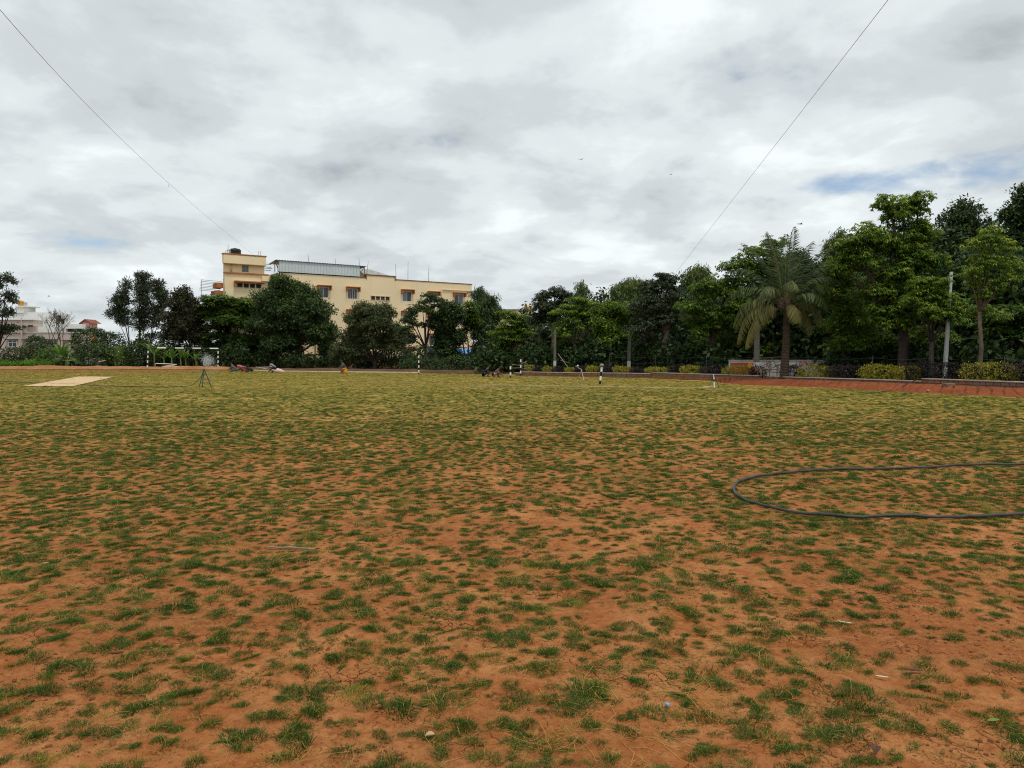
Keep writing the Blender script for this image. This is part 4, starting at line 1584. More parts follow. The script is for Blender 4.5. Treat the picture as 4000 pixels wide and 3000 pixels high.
# left
tree('silver_oak', 'tall dark ragged tree at the left picture edge before the white building', -10, 84, [(28, 1098, 34, 40), (-14, 1120, 40, 46), (22, 1160, 38, 30), (52, 1178, 26, 16), (-24, 1200, 44, 40), (26, 1232, 40, 30), (50, 1285, 34, 22), (10, 1300, 44, 30), (-40, 1290, 44, 40)], 'broad', 0.24, 3.6, 9, 'grey', M_BARKD, 0.17, seed=3, fork=0.3, tips=.1, sub=1.0, fill=False)
tree('silver_oak', 'left and smallest of three slim dark trees standing close together left of the goal', 507, 94, [(492, 1128, 24, 32), (472, 1185, 34, 30), (450, 1235, 36, 26), (492, 1270, 26, 24)], 'needle', 0.36, 4.0, 9, 'grey', M_BARKD, 0.12, seed=4, fork=.35, tips=.08)
tree('silver_oak', 'middle and tallest of three slim dark trees standing close together left of the goal', 544, 95, [(560, 1085, 28, 28), (550, 1135, 36, 34), (560, 1190, 38, 32), (545, 1245, 36, 30), (552, 1288, 26, 20)], 'needle', 0.36, 4.0, 9, 'grey', M_BARKD, 0.13, seed=5, fork=.35, tips=.08)
tree('silver_oak', 'right one of three slim dark trees standing close together left of the goal', 586, 96, [(608, 1118, 28, 28), (622, 1165, 36, 30), (646, 1200, 26, 18), (606, 1225, 32, 28), (600, 1275, 26, 22)], 'needle', 0.36, 4.0, 9, 'grey', M_BARKD, 0.12, seed=6, fork=.35, tips=.08)
tree('mango_tree', 'brownish green pointed tree standing right behind the striped goal', 745, 86, [(718, 1155, 40, 34), (715, 1205, 62, 44), (760, 1230, 50, 46), (680, 1260, 62, 48), (740, 1285, 70, 50), (690, 1325, 76, 36), (775, 1330, 50, 34), (800, 1370, 40, 36)], 'broad', 0.26, 5.5, 9, 'brown', M_BARKD, 0.20, seed=7, fork=.4, tips=.2)
tree('flame_tree', 'feathery layered green tree between the goal and the biggest round tree', 930, 86, [(850, 1180, 62, 36), (930, 1195, 76, 38), (1000, 1205, 60, 32), (830, 1245, 64, 44), (910, 1265, 86, 46), (1000, 1275, 70, 46), (860, 1320, 70, 34), (960, 1340, 84, 36), (1030, 1330, 50, 34), (850, 1380, 60, 30), (940, 1395, 70, 26), (1010, 1395, 50, 26)], 'feather', 0.46, 4.2, 10, 'fern', M_BARKD, 0.22, seed=8, flat=.45, tips=.4, skirt=4)
tree('round_tree', 'biggest round dark green tree covering the cream block, broad dome shape', 1150, 84, [(1110, 1130, 90, 46), (1190, 1165, 90, 56), (1060, 1190, 70, 60), (1240, 1225, 74, 60), (1140, 1240, 110, 80), (1040, 1290, 80, 70), (1200, 1310, 105, 70), (1270, 1320, 60, 66), (1100, 1350, 100, 56), (1050, 1400, 70, 30), (1290, 1385, 50, 34)], 'broad', 0.27, 3.9, 8, 'deep', M_BARKD, 0.30, seed=9, fork=.3, tips=.5)
tree('loose_tree', 'loose olive tree with visible branches before the middle of the cream block', 1462, 78, [(1440, 1225, 72, 40), (1500, 1235, 56, 40), (1390, 1260, 62, 44), (1470, 1290, 88, 52), (1550, 1310, 60, 46), (1400, 1330, 70, 44), (1490, 1360, 96, 40), (1560, 1365, 48, 34), (1350, 1370, 60, 44), (1330, 1400, 50, 30), (1410, 1395, 50, 26)], 'broad', 0.22, 6.0, 8, 'olive', M_BARKD, 0.22, seed=10, fork=.3, tips=.3, shell=.45)
tree('slender_tree', 'slender sparse tree with a forked trunk before the right half of the block', 1662, 70, [(1670, 1158, 38, 24), (1700, 1175, 34, 24), (1650, 1205, 38, 28), (1605, 1220, 34, 34), (1685, 1225, 40, 30), (1610, 1270, 40, 26), (1570, 1300, 44, 26), (1690, 1275, 32, 26), (1640, 1365, 44, 18)], 'rosette', 0.30, 3.4, 7, 'deep', M_BARKD, 0.16, seed=12, fork=.45, tips=.25, sub=.8)
tree('bushy_tree', 'dense dark rounded tree before the right end of the cream block', 1750, 71, [(1740, 1215, 52, 38), (1775, 1240, 44, 36), (1735, 1285, 56, 56), (1765, 1340, 60, 50), (1730, 1375, 50, 40)], 'broad', 0.25, 6, 9, 'deep', M_BARKD, 0.18, seed=13, tips=.12, skirt=4)
tree('forked_tree', 'thin several stemmed tree in front of the blue roofed shed', 1828, 74, [(1830, 1200, 40, 28), (1815, 1245, 40, 36), (1850, 1270, 34, 34), (1810, 1300, 30, 24)], 'feather', 0.36, 4, 8, 'mid', M_BARKD, 0.08, seed=14, fork=.6, tips=.3, stems=3)
tree('conical_tree', 'dark pointed tree at the right corner of the cream block', 1895, 78, [(1870, 1150, 28, 30), (1895, 1190, 42, 40), (1925, 1195, 26, 44), (1890, 1250, 60, 56), (1900, 1320, 66, 60), (1890, 1385, 60, 44), (1950, 1230, 34, 24)], 'willow', 0.32, 6, 9, 'deep', M_BARKD, 0.16, seed=15, fork=.3, tips=.25)
tree('almond_tree', 'layered light green almond tree with reddish leaves at the field corner', 1975, 63, [(1970, 1225, 52, 14), (2040, 1240, 50, 16), (2000, 1262, 66, 16), (1960, 1300, 66, 18), (2040, 1305, 60, 22), (1990, 1345, 72, 24), (1950, 1378, 40, 18)], 'rosette', 0.27, 7.5, 7, 'fresh', M_BARKD, 0.17, seed=16, flat=.5, tips=.15, fork=.35, skirt=4)
tree('almond_tree', 'reddish brown lower crown beside the layered light green almond tree', 2060, 66, [(2040, 1290, 44, 26), (2080, 1330, 60, 36), (2030, 1365, 56, 28), (2090, 1375, 44, 26)], 'rosette', 0.26, 6, 7, 'red', M_BARKD, 0.13, seed=17, flat=.3, tips=.2)
tree('umbrella_tree', 'dark tree with a wide knobbly top right of the orange tank', 2165, 60, [(2110, 1165, 46, 24), (2165, 1145, 56, 22), (2215, 1160, 34, 26), (2130, 1205, 60, 34), (2185, 1215, 60, 40), (2110, 1255, 60, 34)], 'rosette', 0.30, 5.0, 8, 'grey', M_BARKP, 0.19, seed=18, base_z=.25, fork=.75, tips=.15, skirt=4)
tree('layered_tree', 'layered bright green tree with flat shelves of leaves behind the leaning bamboo', 2245, 58, [(2250, 1175, 70, 16), (2320, 1195, 66, 18), (2200, 1222, 72, 16), (2300, 1235, 78, 18), (2230, 1285, 84, 22), (2330, 1275, 60, 24), (2190, 1315, 50, 22), (2390, 1210, 50, 20)], 'rosette', 0.25, 7.5, 7, 'fresh', M_BARK, 0.15, seed=19, flat=.5, base_z=.25, tips=.3, fork=.5, skirt=4)
tree('willowy_tree', 'pale wispy tree top rising behind the layered bright green tree', 2272, 72, [(2275, 1140, 30, 34), (2260, 1200, 40, 40), (2300, 1250, 50, 50)], 'willow', 0.34, 6, 9, 'willow', M_BARK, 0.15, seed=20, tips=.5, base_z=.25)
tree('willowy_tree', 'pale wispy tree top behind, left of the wire', 2470, 74, [(2470, 1120, 52, 34), (2410, 1150, 46, 36), (2530, 1135, 44, 30), (2460, 1190, 80, 54), (2440, 1270, 90, 60)], 'willow', 0.34, 6, 9, 'willow', M_BARK, 0.16, seed=21, tips=.5, base_z=.25)
tree('dark_tree', 'dark broad tree over the short striped post with the ball top', 2400, 57, [(2380, 1230, 70, 40), (2440, 1220, 60, 40), (2360, 1300, 80, 50), (2450, 1300, 80, 60), (2400, 1350, 90, 40)], 'broad', 0.24, 6, 9, 'mid', M_BARKD, 0.17, seed=22, base_z=.25, tips=.3, skirt=4)
tree('pale_trunk_tree', 'dark leaved tree with a thick pale trunk behind the wide yellow bush', 2580, 53, [(2585, 1080, 34, 24), (2620, 1105, 52, 34), (2560, 1140, 64, 44), (2640, 1160, 62, 44), (2530, 1210, 84, 54), (2620, 1240, 90, 60), (2560, 1290, 100, 46), (2490, 1300, 60, 40)], 'rosette', 0.25, 5.2, 8, 'grey', M_BARKP, 0.22, seed=23, base_z=.25, fork=.62, tips=.15, lean=.45, skirt=4)
tree('broad_tree', 'tall broad dark tree standing left of the coconut palm', 2785, 50, [(2940, 1000, 64, 40), (3030, 960, 66, 40), (2860, 1050, 66, 40), (2960, 1080, 90, 50), (2760, 1130, 80, 50), (2860, 1150, 100, 60), (2700, 1210, 70, 50), (2800, 1250, 110, 60), (2900, 1260, 90, 60), (2730, 1310, 80, 40), (3040, 1060, 70, 60)], 'rosette', 0.26, 5.0, 8, 'mid', M_BARKD, 0.22, seed=24, base_z=.25, fork=.5, tips=.22, skirt=4)
tree('willowy_tree', 'pale wispy tree between the tall broad tree and the pale trunk tree', 2705, 66, [(2700, 1090, 40, 44), (2740, 1070, 34, 34), (2690, 1170, 60, 60)], 'willow', 0.34, 6, 9, 'willow', M_BARK, 0.15, seed=25, tips=.5, base_z=.25)
tree('willowy_tree', 'slim wispy tree rising just right of the coconut palm crown', 3230, 62, [(3280, 935, 22, 44), (3250, 990, 40, 44), (3230, 1060, 44, 50), (3210, 1140, 50, 50)], 'willow', 0.34, 6, 9, 'willow', M_BARK, 0.14, seed=26, tips=.4, base_z=.25)
tree('big_tree', 'tallest broad bright green tree near the right side with drooping leaf clusters', 3530, 39, [(3480, 800, 76, 44), (3590, 790, 84, 40), (3530, 860, 100, 52), (3390, 930, 80, 54), (3320, 960, 60, 44), (3470, 970, 110, 56), (3600, 930, 90, 60), (3360, 1040, 96, 60), (3500, 1090, 120, 64), (3620, 1050, 90, 64), (3410, 1160, 110, 64), (3560, 1200, 110, 60), (3480, 1270, 110, 46), (3300, 1060, 60, 50), (3560, 1000, 90, 50)], 'rosette', 0.25, 5.6, 9, 'mid', M_BARKD, 0.26, seed=27, base_z=.25, fork=.45, tips=.55, skirt=4)
tree('round_leaf_tree', 'round leaved green tree filling the space right of the coconut palm', 3300, 42, [(3270, 1070, 60, 56), (3330, 1120, 70, 56), (3250, 1170, 64, 60), (3310, 1220, 90, 60), (3250, 1290, 70, 50), (3350, 1310, 90, 50), (3290, 1360, 90, 34)], 'broad', 0.17, 7.5, 9, 'mid', M_BARKD, 0.15, seed=28, base_z=.25, tips=.3, skirt=4)
tree('yellow_tip_tree', 'yellow tipped green tree hanging over the white pole', 3640, 37, [(3600, 1110, 60, 30), (3680, 1100, 56, 30), (3650, 1160, 84, 40), (3570, 1190, 60, 36), (3720, 1190, 60, 50), (3640, 1240, 90, 44), (3730, 1260, 60, 50)], 'rosette', 0.22, 5.5, 8, 'fresh', M_BARKD, 0.13, seed=29, base_z=.25, tips=.35, fork=.5, skirt=4)
tree('back_tree', 'dark round topped tree behind the tallest bright green tree', 3750, 50, [(3760, 850, 86, 56), (3700, 920, 80, 60), (3800, 940, 90, 60), (3740, 1030, 110, 70), (3820, 1080, 90, 70)], 'broad', 0.22, 6, 9, 'deep', M_BARKD, 0.24, seed=30, base_z=.25, tips=.2)
tree('slim_tree', 'slim tree with a bare grey trunk and fresh leaflets near the right edge', 3825, 33.5, [(3880, 920, 60, 40), (3820, 960, 60, 40), (3930, 980, 60, 40), (3850, 1040, 84, 48), (3960, 1060, 64, 50), (3790, 1080, 50, 44), (3900, 1130, 80, 44), (3830, 1160, 50, 34)], 'rosette', 0.20, 5.0, 8, 'fresh', M_BARK, 0.09, seed=31, base_z=.25, fork=.62, tips=.45, skirt=4)
tree('edge_tree', 'tall dark tree cut off by the right picture edge', 4010, 44, [(4000, 780, 66, 56), (3960, 850, 50, 50), (4030, 880, 80, 70), (3990, 980, 80, 70), (4040, 1080, 90, 80), (4000, 1180, 90, 70)], 'broad', 0.21, 6, 9, 'deep', M_BARKD, 0.25, seed=32, base_z=.25, tips=.15)
tree('edge_shrub_tree', 'low dark leafy tree filling the right edge above the purple hedge', 3960, 36, [(3920, 1230, 70, 50), (3990, 1250, 70, 60), (3900, 1310, 80, 50), (3990, 1340, 80, 50), (4070, 1280, 60, 60)], 'feather', 0.26, 6, 9, 'fern', M_BARKD, 0.13, seed=33, base_z=.25, tips=.2)
tree('back_tree', 'dark tree filling the gap behind the coconut palm', 3130, 52, [(3110, 1040, 70, 60), (3160, 1120, 80, 60), (3080, 1170, 80, 60), (3170, 1230, 90, 60), (3090, 1290, 90, 50)], 'broad', 0.22, 6, 9, 'deep', M_BARKD, 0.2, seed=34, base_z=.25, tips=.15)
tree('back_tree', 'dark tree filling the space behind the slim grey trunk', 3850, 43, [(3800, 1150, 80, 60), (3880, 1180, 90, 70), (3830, 1260, 110, 60), (3930, 1130, 80, 60)], 'broad', 0.20, 6, 9, 'deep', M_BARKD, 0.2, seed=35, base_z=.25, tips=.15)
tree('back_tree', 'dark tree behind the trunk of the tallest bright green tree', 3480, 50, [(3420, 1060, 100, 70), (3540, 1090, 110, 70), (3460, 1180, 130, 70), (3590, 1210, 110, 60), (3360, 1200, 90, 60), (3480, 1290, 130, 50)], 'broad', 0.22, 6, 9, 'deep', M_BARKD, 0.2, seed=36, base_z=.25, tips=.1)
# bare tree by the white building
b0 = at(225, 1381, 90)
bt = thing('bare_tree', 'nearly leafless thin branched tree before the white building', 'tree', (b0.x, 90, 0))
q = MB()
rd = random.Random(5)


def bare(p, d, l, r, n):
    e = p + d * l
    mid = p.lerp(e, .5) + Vector((rd.uniform(-.1, .1), rd.uniform(-.1, .1), rd.uniform(-.03, .08))) * l * .6
    q.tube([p, mid, e], [r, r * .85, r * .7], 5, cap=False)
    if n == 0:
        return
    for _ in range(2 + (rd.random() < .6)):
        dd = (d + Vector((rd.uniform(-.62, .62), rd.uniform(-.5, .5), rd.uniform(-.15, .35)))).normalized()
        bare(e, dd, l * rd.uniform(.62, .85), r * .62, n - 1)


for k in range(4):
    d = Vector(((k - 1.5) * 0.28, rd.uniform(-.2, .2), 1)).normalized()
    bare(Vector((b0.x + (k - 1.5) * .12, 90, 1.0)), d, 1.9, 0.06, 4)
q.tube([(b0.x, 90, -.1), (b0.x, 90, 1.2)], [.16, .13], 7)
q.build('trunk', M_BARK, bt, smooth=True)
g_ = np.random.default_rng(77)
vv = np.array(q.v)
vv = vv[vv[:, 2] > 4.2]
C = vv[g_.integers(0, len(vv), 260)]
V, Fq, tint = clump_leaves(C, rdir(len(C), g_), 'broad', 2, 0.13, g_)
npmesh('crown', V, Fq, LM['olive'], bt, tint=np.clip(tint, 0, 1))


# ------------------------------------------------------------------ shrubs and hedges
def bush(name, label, x0, x1, y0, y1, Y, kind, leaf=0.09, per=55, seed=1, cat='bush', group=None, base_z=0.25, m=5, style='broad', tips=0.3, depth=None, ang=0.0):
    g_ = np.random.default_rng(seed)
    k = mpp(Y)
    c = at((x0 + x1) / 2, 1381, Y)
    top = at(c.x, y0, Y).z
    bot = base_z
    wx = (x1 - x0) * k / 2
    wy = depth or min(wx, 0.55)
    hz = top - bot
    root = thing(name, label, cat, (c.x, Y, base_z), group)
    area = 2 * (2 * wx * hz + 2 * wy * hz) + 4 * wx * wy
    n = int(area * per)
    d = rdir(n, g_)
    # rounded box
    p = 4.0
    s = (np.abs(d) ** p).sum(1) ** (-1 / p)
    q_ = d * s[:, None]
    q_[:, 0] = np.clip(q_[:, 0] * 1.0, -1, 1)
    lump = 1 + 0.16 * (fbm(q_[:, 0] * wx * 2.2 + seed, q_[:, 2] * 2 + q_[:, 1] * 2 + seed, 3) - 0.5) * 2
    r = (0.72 + 0.28 * g_.random(n) ** 0.5) * lump
    wx = wx / max(0.6, abs(math.cos(ang)) + 0.35 * abs(math.sin(ang)))
    lx_, ly_ = q_[:, 0] * wx * r, q_[:, 1] * wy * r
    C = np.stack([c.x + lx_ * math.cos(ang) - ly_ * math.sin(ang), Y + lx_ * math.sin(ang) + ly_ * math.cos(ang), bot + hz * (0.5 + 0.5 * q_[:, 2] * r)], -1)
    C[:, 2] = np.maximum(C[:, 2], base_z + 0.03)
    V, Fq, tint = clump_leaves(C, d, style, m, leaf, g_)
    young = np.repeat(g_.random(n) < tips, m)
    npmesh('foliage', V, Fq, LM[kind], root, tint=np.clip(tint + 0.3 * young, 0, 1))
    st = MB()
    rd_ = random.Random(seed)
    for i in range(5):
        xx = c.x + wx * (i - 2) / 2.6 * math.cos(ang)
        Ys_ = Y + wx * (i - 2) / 2.6 * math.sin(ang)
        st.tube([(xx, Ys_, base_z - .05), (xx + rd_.uniform(-.1, .1), Ys_ + rd_.uniform(-.1, .1), base_z + hz * .4), (xx + rd_.uniform(-.2, .2), Ys_ + rd_.uniform(-.2, .2), base_z + hz * .8)], [.025, .018, .008], 5)
    st.build('stem', M_BARKD, root)
    return root


def wall_depth(x):
    s = wall_s(x)
    p, d = polyat(wall_xy, s)
    return p.y


def wall_ang(x):
    p, d = polyat(wall_xy, wall_s(x))
    return math.atan2(d.y, d.x)


yel = [(2055, 2086, 1427, 'small yellow green bush just right of the tallest striped post'), (2122, 2162, 1434, 'small yellow bush at the foot of the orange banded left pole'), (2208, 2248, 1437, 'small yellow bush just left of the pale tripod stand'),
       (2291, 2344, 1430, 'yellow bush just left of the striped post with the ball top'), (2398, 2465, 1432, 'yellow green bush at the foot of the second orange banded pole'), (2521, 2616, 1436, 'wide low yellow bush at the foot of the pale trunk tree'),
       (2668, 2741, 1429, 'yellow bush left of the small white goal frame'), (2831, 2937, 1430, 'yellow bush before the red painted wall, left of the bamboo gate'), (3126, 3243, 1430, 'yellow bush just right of the coconut palm trunk'),
       (3376, 3500, 1427, 'large yellow bush under the tallest bright green tree'), (3512, 3580, 1430, 'narrow yellow bush touching the large yellow bush on its right'), (3785, 3940, 1419, 'rightmost large yellow bush before the slim grey trunk')]
for i, (a, b, y, lab) in enumerate(yel):
    bush('golden_bush', lab, a, b, y, 1470, wall_depth((a + b) / 2) + 0.75, 'gold', 0.075, 105, 300 + i, ang=wall_ang((a + b) / 2), group='yellow bushes of the hedge')
pur = [(2086, 2123, 1430, 'purple black bush between the two leftmost small yellow bushes'), (2162, 2209, 1432, 'purple black bush right of the left orange banded pole'), (2248, 2292, 1433, 'purple black bush right behind the pale tripod stand'), (2344, 2399, 1431, 'purple black bush right of the ball topped post'),
       (2465, 2522, 1437, 'purple black bush left of the wide low yellow bush'), (2616, 2669, 1430, 'purple black bush right of the wide low yellow bush'), (2741, 2832, 1430, 'wide purple black bush behind the small white goal frame'), (2937, 2984, 1433, 'small purple black bush left of the bamboo gate'),
       (3062, 3127, 1432, 'purple black bush around the foot of the coconut palm'), (3243, 3377, 1430, 'long purple black bush left of the large yellow bush'), (3575, 3788, 1419, 'longest purple black bush below the white pole'), (3940, 4060, 1420, 'purple black bush cut by the right picture edge')]
for i, (a, b, y, lab) in enumerate(pur):
    bush('purple_bush', lab, a, b, y, 1470, wall_depth(min((a + b) / 2, 3990)) + 0.9, 'purple', 0.075, 130, 340 + i, ang=wall_ang(min((a + b) / 2, 3990)), group='purple bushes of the hedge', tips=.1)
bush('hedge', 'dark green clipped hedge before the blue roofed shed', 1560, 1720, 1398, 1455, 68, 'deep', 0.16, 22, 360, 'hedge', base_z=0.05, depth=1.2)
bush('hedge', 'dark green hedge right of the striped post, nearer the field corner', 1710, 1905, 1395, 1455, 67, 'deep', 0.16, 22, 361, 'hedge', base_z=0.05, depth=1.2)
# left side shrubs
for i, (a, b, y, Y, kd, lab) in enumerate([
        (20, 110, 1360, 88, 'olive', 'grey green shrub at far left before the first white framed window'), (95, 170, 1345, 90, 'olive', 'grey green shrub below the second white framed window'), (128, 156, 1312, 92, 'deep', 'narrow pointed dark shrub before the second white framed window'),
        (165, 196, 1328, 92, 'deep', 'thin dark shrub right of the beige downpipe'), (160, 260, 1362, 86, 'fern', 'green shrub behind the banana clump at far left'), (290, 420, 1285, 92, 'deep', 'dark leafy thicket tree right of the white building'),
        (380, 480, 1300, 94, 'deep', 'dark bush below the three slim trees, left one'), (300, 440, 1345, 85, 'deep', 'wide dark bush before the dark leafy thicket left of the goal'), (430, 520, 1355, 86, 'mid', 'green bush midway between the low palm and the goal'), (500, 585, 1335, 86, 'deep', 'tall dark bush just left of the left goal post'),
        (560, 700, 1300, 98, 'deep', 'dark bush behind the goal, under the three slim trees')]):
    bush('shrub', lab, a, b, y, 1440, Y, kd, 0.22, 13, 370 + i, 'shrub', base_z=0.05, depth=1.6, m=6)
# vine carpet, nobody could count it
g_ = np.random.default_rng(90)
n = 5200
X_ = at(-60, 1381, 84).x + (at(205, 1381, 84).x - at(-60, 1381, 84).x) * g_.random(n)
Y_ = 83.6 + 4.5 * g_.random(n)
hz = 0.25 + 0.75 * fbm(X_ * 0.9, Y_ * 0.9 + 3, 3) * np.clip((Y_ - 83.2) / 1.2, 0.2, 1)
C = np.stack([X_, Y_, hz * (0.55 + 0.45 * g_.random(n))], -1)
V, Fq, tint = clump_leaves(C, np.tile([[0, -.3, 1.0]], (n, 1)), 'broad', 3, 0.2, g_)
tag(npmesh('vine_carpet', V, Fq, LM['vine'], tint=np.clip(tint + .1, 0, 1), origin=(-54, 85, 0)), 'bright green creeping vines over the earth ridge at far left', 'vines', kind='stuff')
# dense undergrowth behind the right hand trees, reads as one dark mass
g_ = np.random.default_rng(91)
Cs = []
TLX = [1900, 2000, 2100, 2250, 2400, 2600, 2800, 3000, 3200, 3300, 3500, 3700, 4000, 4500]
TLY = [1265, 1240, 1205, 1175, 1150, 1135, 1065, 1015, 1010, 965, 870, 850, 840, 840]
for x in range(1900, 4500, 24):
    Yd0 = wall_depth(min(max(x, 2012), 3995)) if x < 4000 else 30 - (x - 4000) * .012
    if not 2850 < x < 3260:
        hh = 0.9 + 1.5 * random.Random(x + 7).random()
        Yf = Yd0 + 4.2 + 2.0 * random.Random(x + 8).random()
        c = at(x, 1381, Yf)
        d = rdir(80, g_)
        r = (0.3 + 0.7 * g_.random(80)) ** 0.5
        Cs.append(np.stack([c.x + d[:, 0] * r * 0.9, Yf + d[:, 1] * r * 0.7, 0.3 + hh * (0.5 + 0.5 * d[:, 2] * r)], -1))
    for lay in range(3):
        r_ = random.Random(x * 3 + lay)
        Yd = Yd0 + 9 + 4 * lay + 3 * r_.random()
        ytop = np.interp(x, TLX, TLY) + r_.uniform(-30, 80) + (2 - lay) * 60
        hh = at(x, ytop, Yd).z - 0.3
        c = at(x, 1381, Yd)
        nn = int(34 * hh + 30)
        d = rdir(nn, g_)
        r = (0.35 + 0.65 * g_.random(nn)) ** 0.5
        p4 = (np.abs(d) ** 3).sum(1) ** (-1 / 3)
        d = d * p4[:, None]
        Cs.append(np.stack([c.x + d[:, 0] * r * 1.3, Yd + d[:, 1] * r * 1.0, 0.3 + hh * (0.5 + 0.5 * d[:, 2] * r)], -1))
C = np.vstack(Cs)
V, Fq, tint = clump_leaves(C, rdir(len(C), g_), 'broad', 3, 0.36, g_)
tag(npmesh('undergrowth', V, Fq, LM['deep'], tint=np.clip(tint, 0, 1), origin=(14, 55, 0.2)), 'dark leafy undergrowth behind the trunks on the right', 'undergrowth', kind='stuff')
g_ = np.random.default_rng(92)
Cs = []
for x in range(560, 1960, 24):
    Yd = 84 + 3 * random.Random(x).random() - (x - 560) * 0.004
    c = at(x, 1381, Yd)
    hh = (0.9 + 1.3 * random.Random(x + 5).random()) * (1.9 if x < 1000 else 1.0)
    nn = 220 if x < 1000 else 150
    d = rdir(nn, g_)
    r = (0.4 + 0.6 * g_.random(nn)) ** .5
    Cs.append(np.stack([c.x + d[:, 0] * r * 0.9, Yd + d[:, 1] * r, 0.1 + hh * (.5 + .5 * d[:, 2] * r)], -1))
C = np.vstack(Cs)
V, Fq, tint = clump_leaves(C, rdir(len(C), g_), 'broad', 3, 0.26, g_)
tag(npmesh('undergrowth', V, Fq, LM['deep'], tint=np.clip(tint, 0, 1), origin=(-18, 84, 0.1)), 'dark leafy undergrowth at the foot of the trees before the cream block', 'undergrowth', kind='stuff')


# ------------------------------------------------------------------ palms, bananas
def frond(root, c, az, el, L, droop, seed, kind, tintb, nl=58, ll=0.62, lw_=0.055):
    g_ = np.random.default_rng(seed)
    n = 14
    pts = []
    d = np.array([math.cos(az) * math.cos(el), math.sin(az) * math.cos(el), math.sin(el)])
    p = np.array(c, float)
    for i in range(n + 1):
        pts.append(p.copy())
        p = p + d * L / n
        d = d + np.array([0, 0, -droop / n * (0.5 + 1.4 * i / n)])
        d = d / np.linalg.norm(d)
    pts = np.array(pts)
    t = np.linspace(0.16, 0.995, nl)
    s = t * n
    i0 = np.minimum(s.astype(int), n - 1)
    f = (s - i0)[:, None]
    pos = pts[i0] * (1 - f) + pts[i0 + 1] * f
    tan = unit(pts[i0 + 1] - pts[i0])
    up = np.array([0, 0, 1.0])
    side = unit(np.cross(tan, up) + 1e-6)
    nor = np.cross(side, tan)
    P, D, Nn, LL = [], [], [], []
    prof = np.sin(np.pi * np.clip(t * 0.86 + 0.12, 0, 1)) ** 0.6
    for sg in (-1, 1):
        dd = side * sg * 0.85 + tan * 0.62 - up[None] * (0.10 + 0.75 * np.clip(1 - tan[:, 2:3] * 1.1, 0, 1) * (.6 + .5 * g_.random((nl, 1)))) + 0.12 * rdir(nl, g_)
        P.append(pos)
        D.append(dd)
        Nn.append(nor + 0.15 * rdir(nl, g_))
        LL.append(ll * prof * (0.85 + .3 * g_.random(nl)))
    P, D, Nn, LL = np.vstack(P), np.vstack(D), np.vstack(Nn), np.concatenate(LL)
    V, Fq = leaves(P, D, Nn, LL, np.full(len(P), lw_) * (0.8 + .4 * g_.random(len(P))), 0.35)
    # rachis
    rv, rf = [], []
    for i in range(n + 1):
        w_ = 0.03 * (1 - i / n) + 0.006
        sd = side[min(int(i * nl / (n + 1)), nl - 1)]
        rv += [pts[i] - sd * w_, pts[i] + sd * w_]
    o = len(V)
    rf = [[o + 2 * i, o + 2 * i + 1, o + 2 * i + 3, o + 2 * i + 2] for i in range(n)]
    V = np.vstack([V, np.array(rv)])
    tint = np.concatenate([np.clip(tintb + 0.14 * g_.normal(size=len(Fq)), 0, 1), np.full(n, min(1, tintb + .35))])
    Fq = np.vstack([Fq, np.array(rf)])
    npmesh('frond', V, Fq, LM[kind], root, tint=tint)


def palm(name, label, base, crown, fr, kind='palm', tr=0.17, seed=1, ll=.62):
    rt = thing(name, label, 'palm', base)
    t = MB()
    b, c = Vector(base), Vector(crown)
    n = 26
    pts, rr = [], []
    for i in range(n * 2 + 1):
        f = i / (n * 2)
        pts.append(b.lerp(c, f) + Vector((0.10 * math.sin(f * 2.4), 0, -.1 if i == 0 else 0)))
        rr.append(tr * (1.25 - .5 * f) * (1.0 if i % 2 else 0.90))
    t.tube(pts, rr, 10)
    t.build('trunk', M_PALMTRUNK, rt)
    bs = MB()
    for k, (az, el, L, dr, tb) in enumerate(fr):
        frond(rt, c + Vector((0.05 * math.cos(az), 0.05 * math.sin(az), 0.0)), az, el, L, dr, seed * 100 + k, kind, tb, ll=ll)
        d = Vector((math.cos(az) * math.cos(el), math.sin(az) * math.cos(el), math.sin(el)))
        bs.tube([c - Vector((0, 0, .15)), c + d * .5], [.07, .03], 5)
    bs.build('leaf_base', M_BARK, rt)
    return rt


M_PALMTRUNK = mat('palm_trunk', (0.075, 0.055, 0.04), 0.95, 0.5, 8, bump=0.8, bscale=25)
pbx = at(3063, 1381, 41)
pcx = at(3066, 1195, 41)
D_ = math.pi / 180
FR = [(182, 34, 3.7, 2.9, .66), (190, 16, 3.9, 3.0, .80), (200, 2, 3.7, 2.7, .9), (186, -14, 3.2, 2.0, .95), (172, 50, 3.9, 2.4, .5), (160, 62, 4.0, 1.7, .42), (148, 72, 4.1, 1.2, .4), (222, 52, 3.2, 2.4, .5), (262, 62, 3.0, 2.5, .6),
      (318, 48, 2.9, 2.8, .5), (335, 60, 3.4, 2.0, .45), (2, 50, 3.6, 2.1, .42), (12, 62, 4.0, 1.6, .38), (30, 72, 4.2, 1.1, .36), (70, 80, 4.1, .9, .36), (110, 78, 4.1, .9, .36), (352, 28, 2.7, 3.0, .72), (8, 8, 2.4, 3.2, .8),
      (285, 18, 1.7, 3.2, .82), (60, 50, 3.0, 2.0, .4), (120, 45, 3.0, 2.0, .4), (20, 85, 4.2, .5, .42), (190, 80, 4.0, .8, .42), (165, 22, 3.4, 2.6, .66), (345, 70, 4.0, 1.3, .4)]
palm('coconut_palm', 'coconut palm with drooping yellowed lower fronds standing before the trees on the right', (pbx.x, 41, .25), pcx, [(a * D_, e * D_, l, d, t) for a, e, l, d, t in FR], tr=0.2, seed=2, ll=.72)
p2b = at(3655, 1381, 42)
p2c = at(3650, 1330, 42)
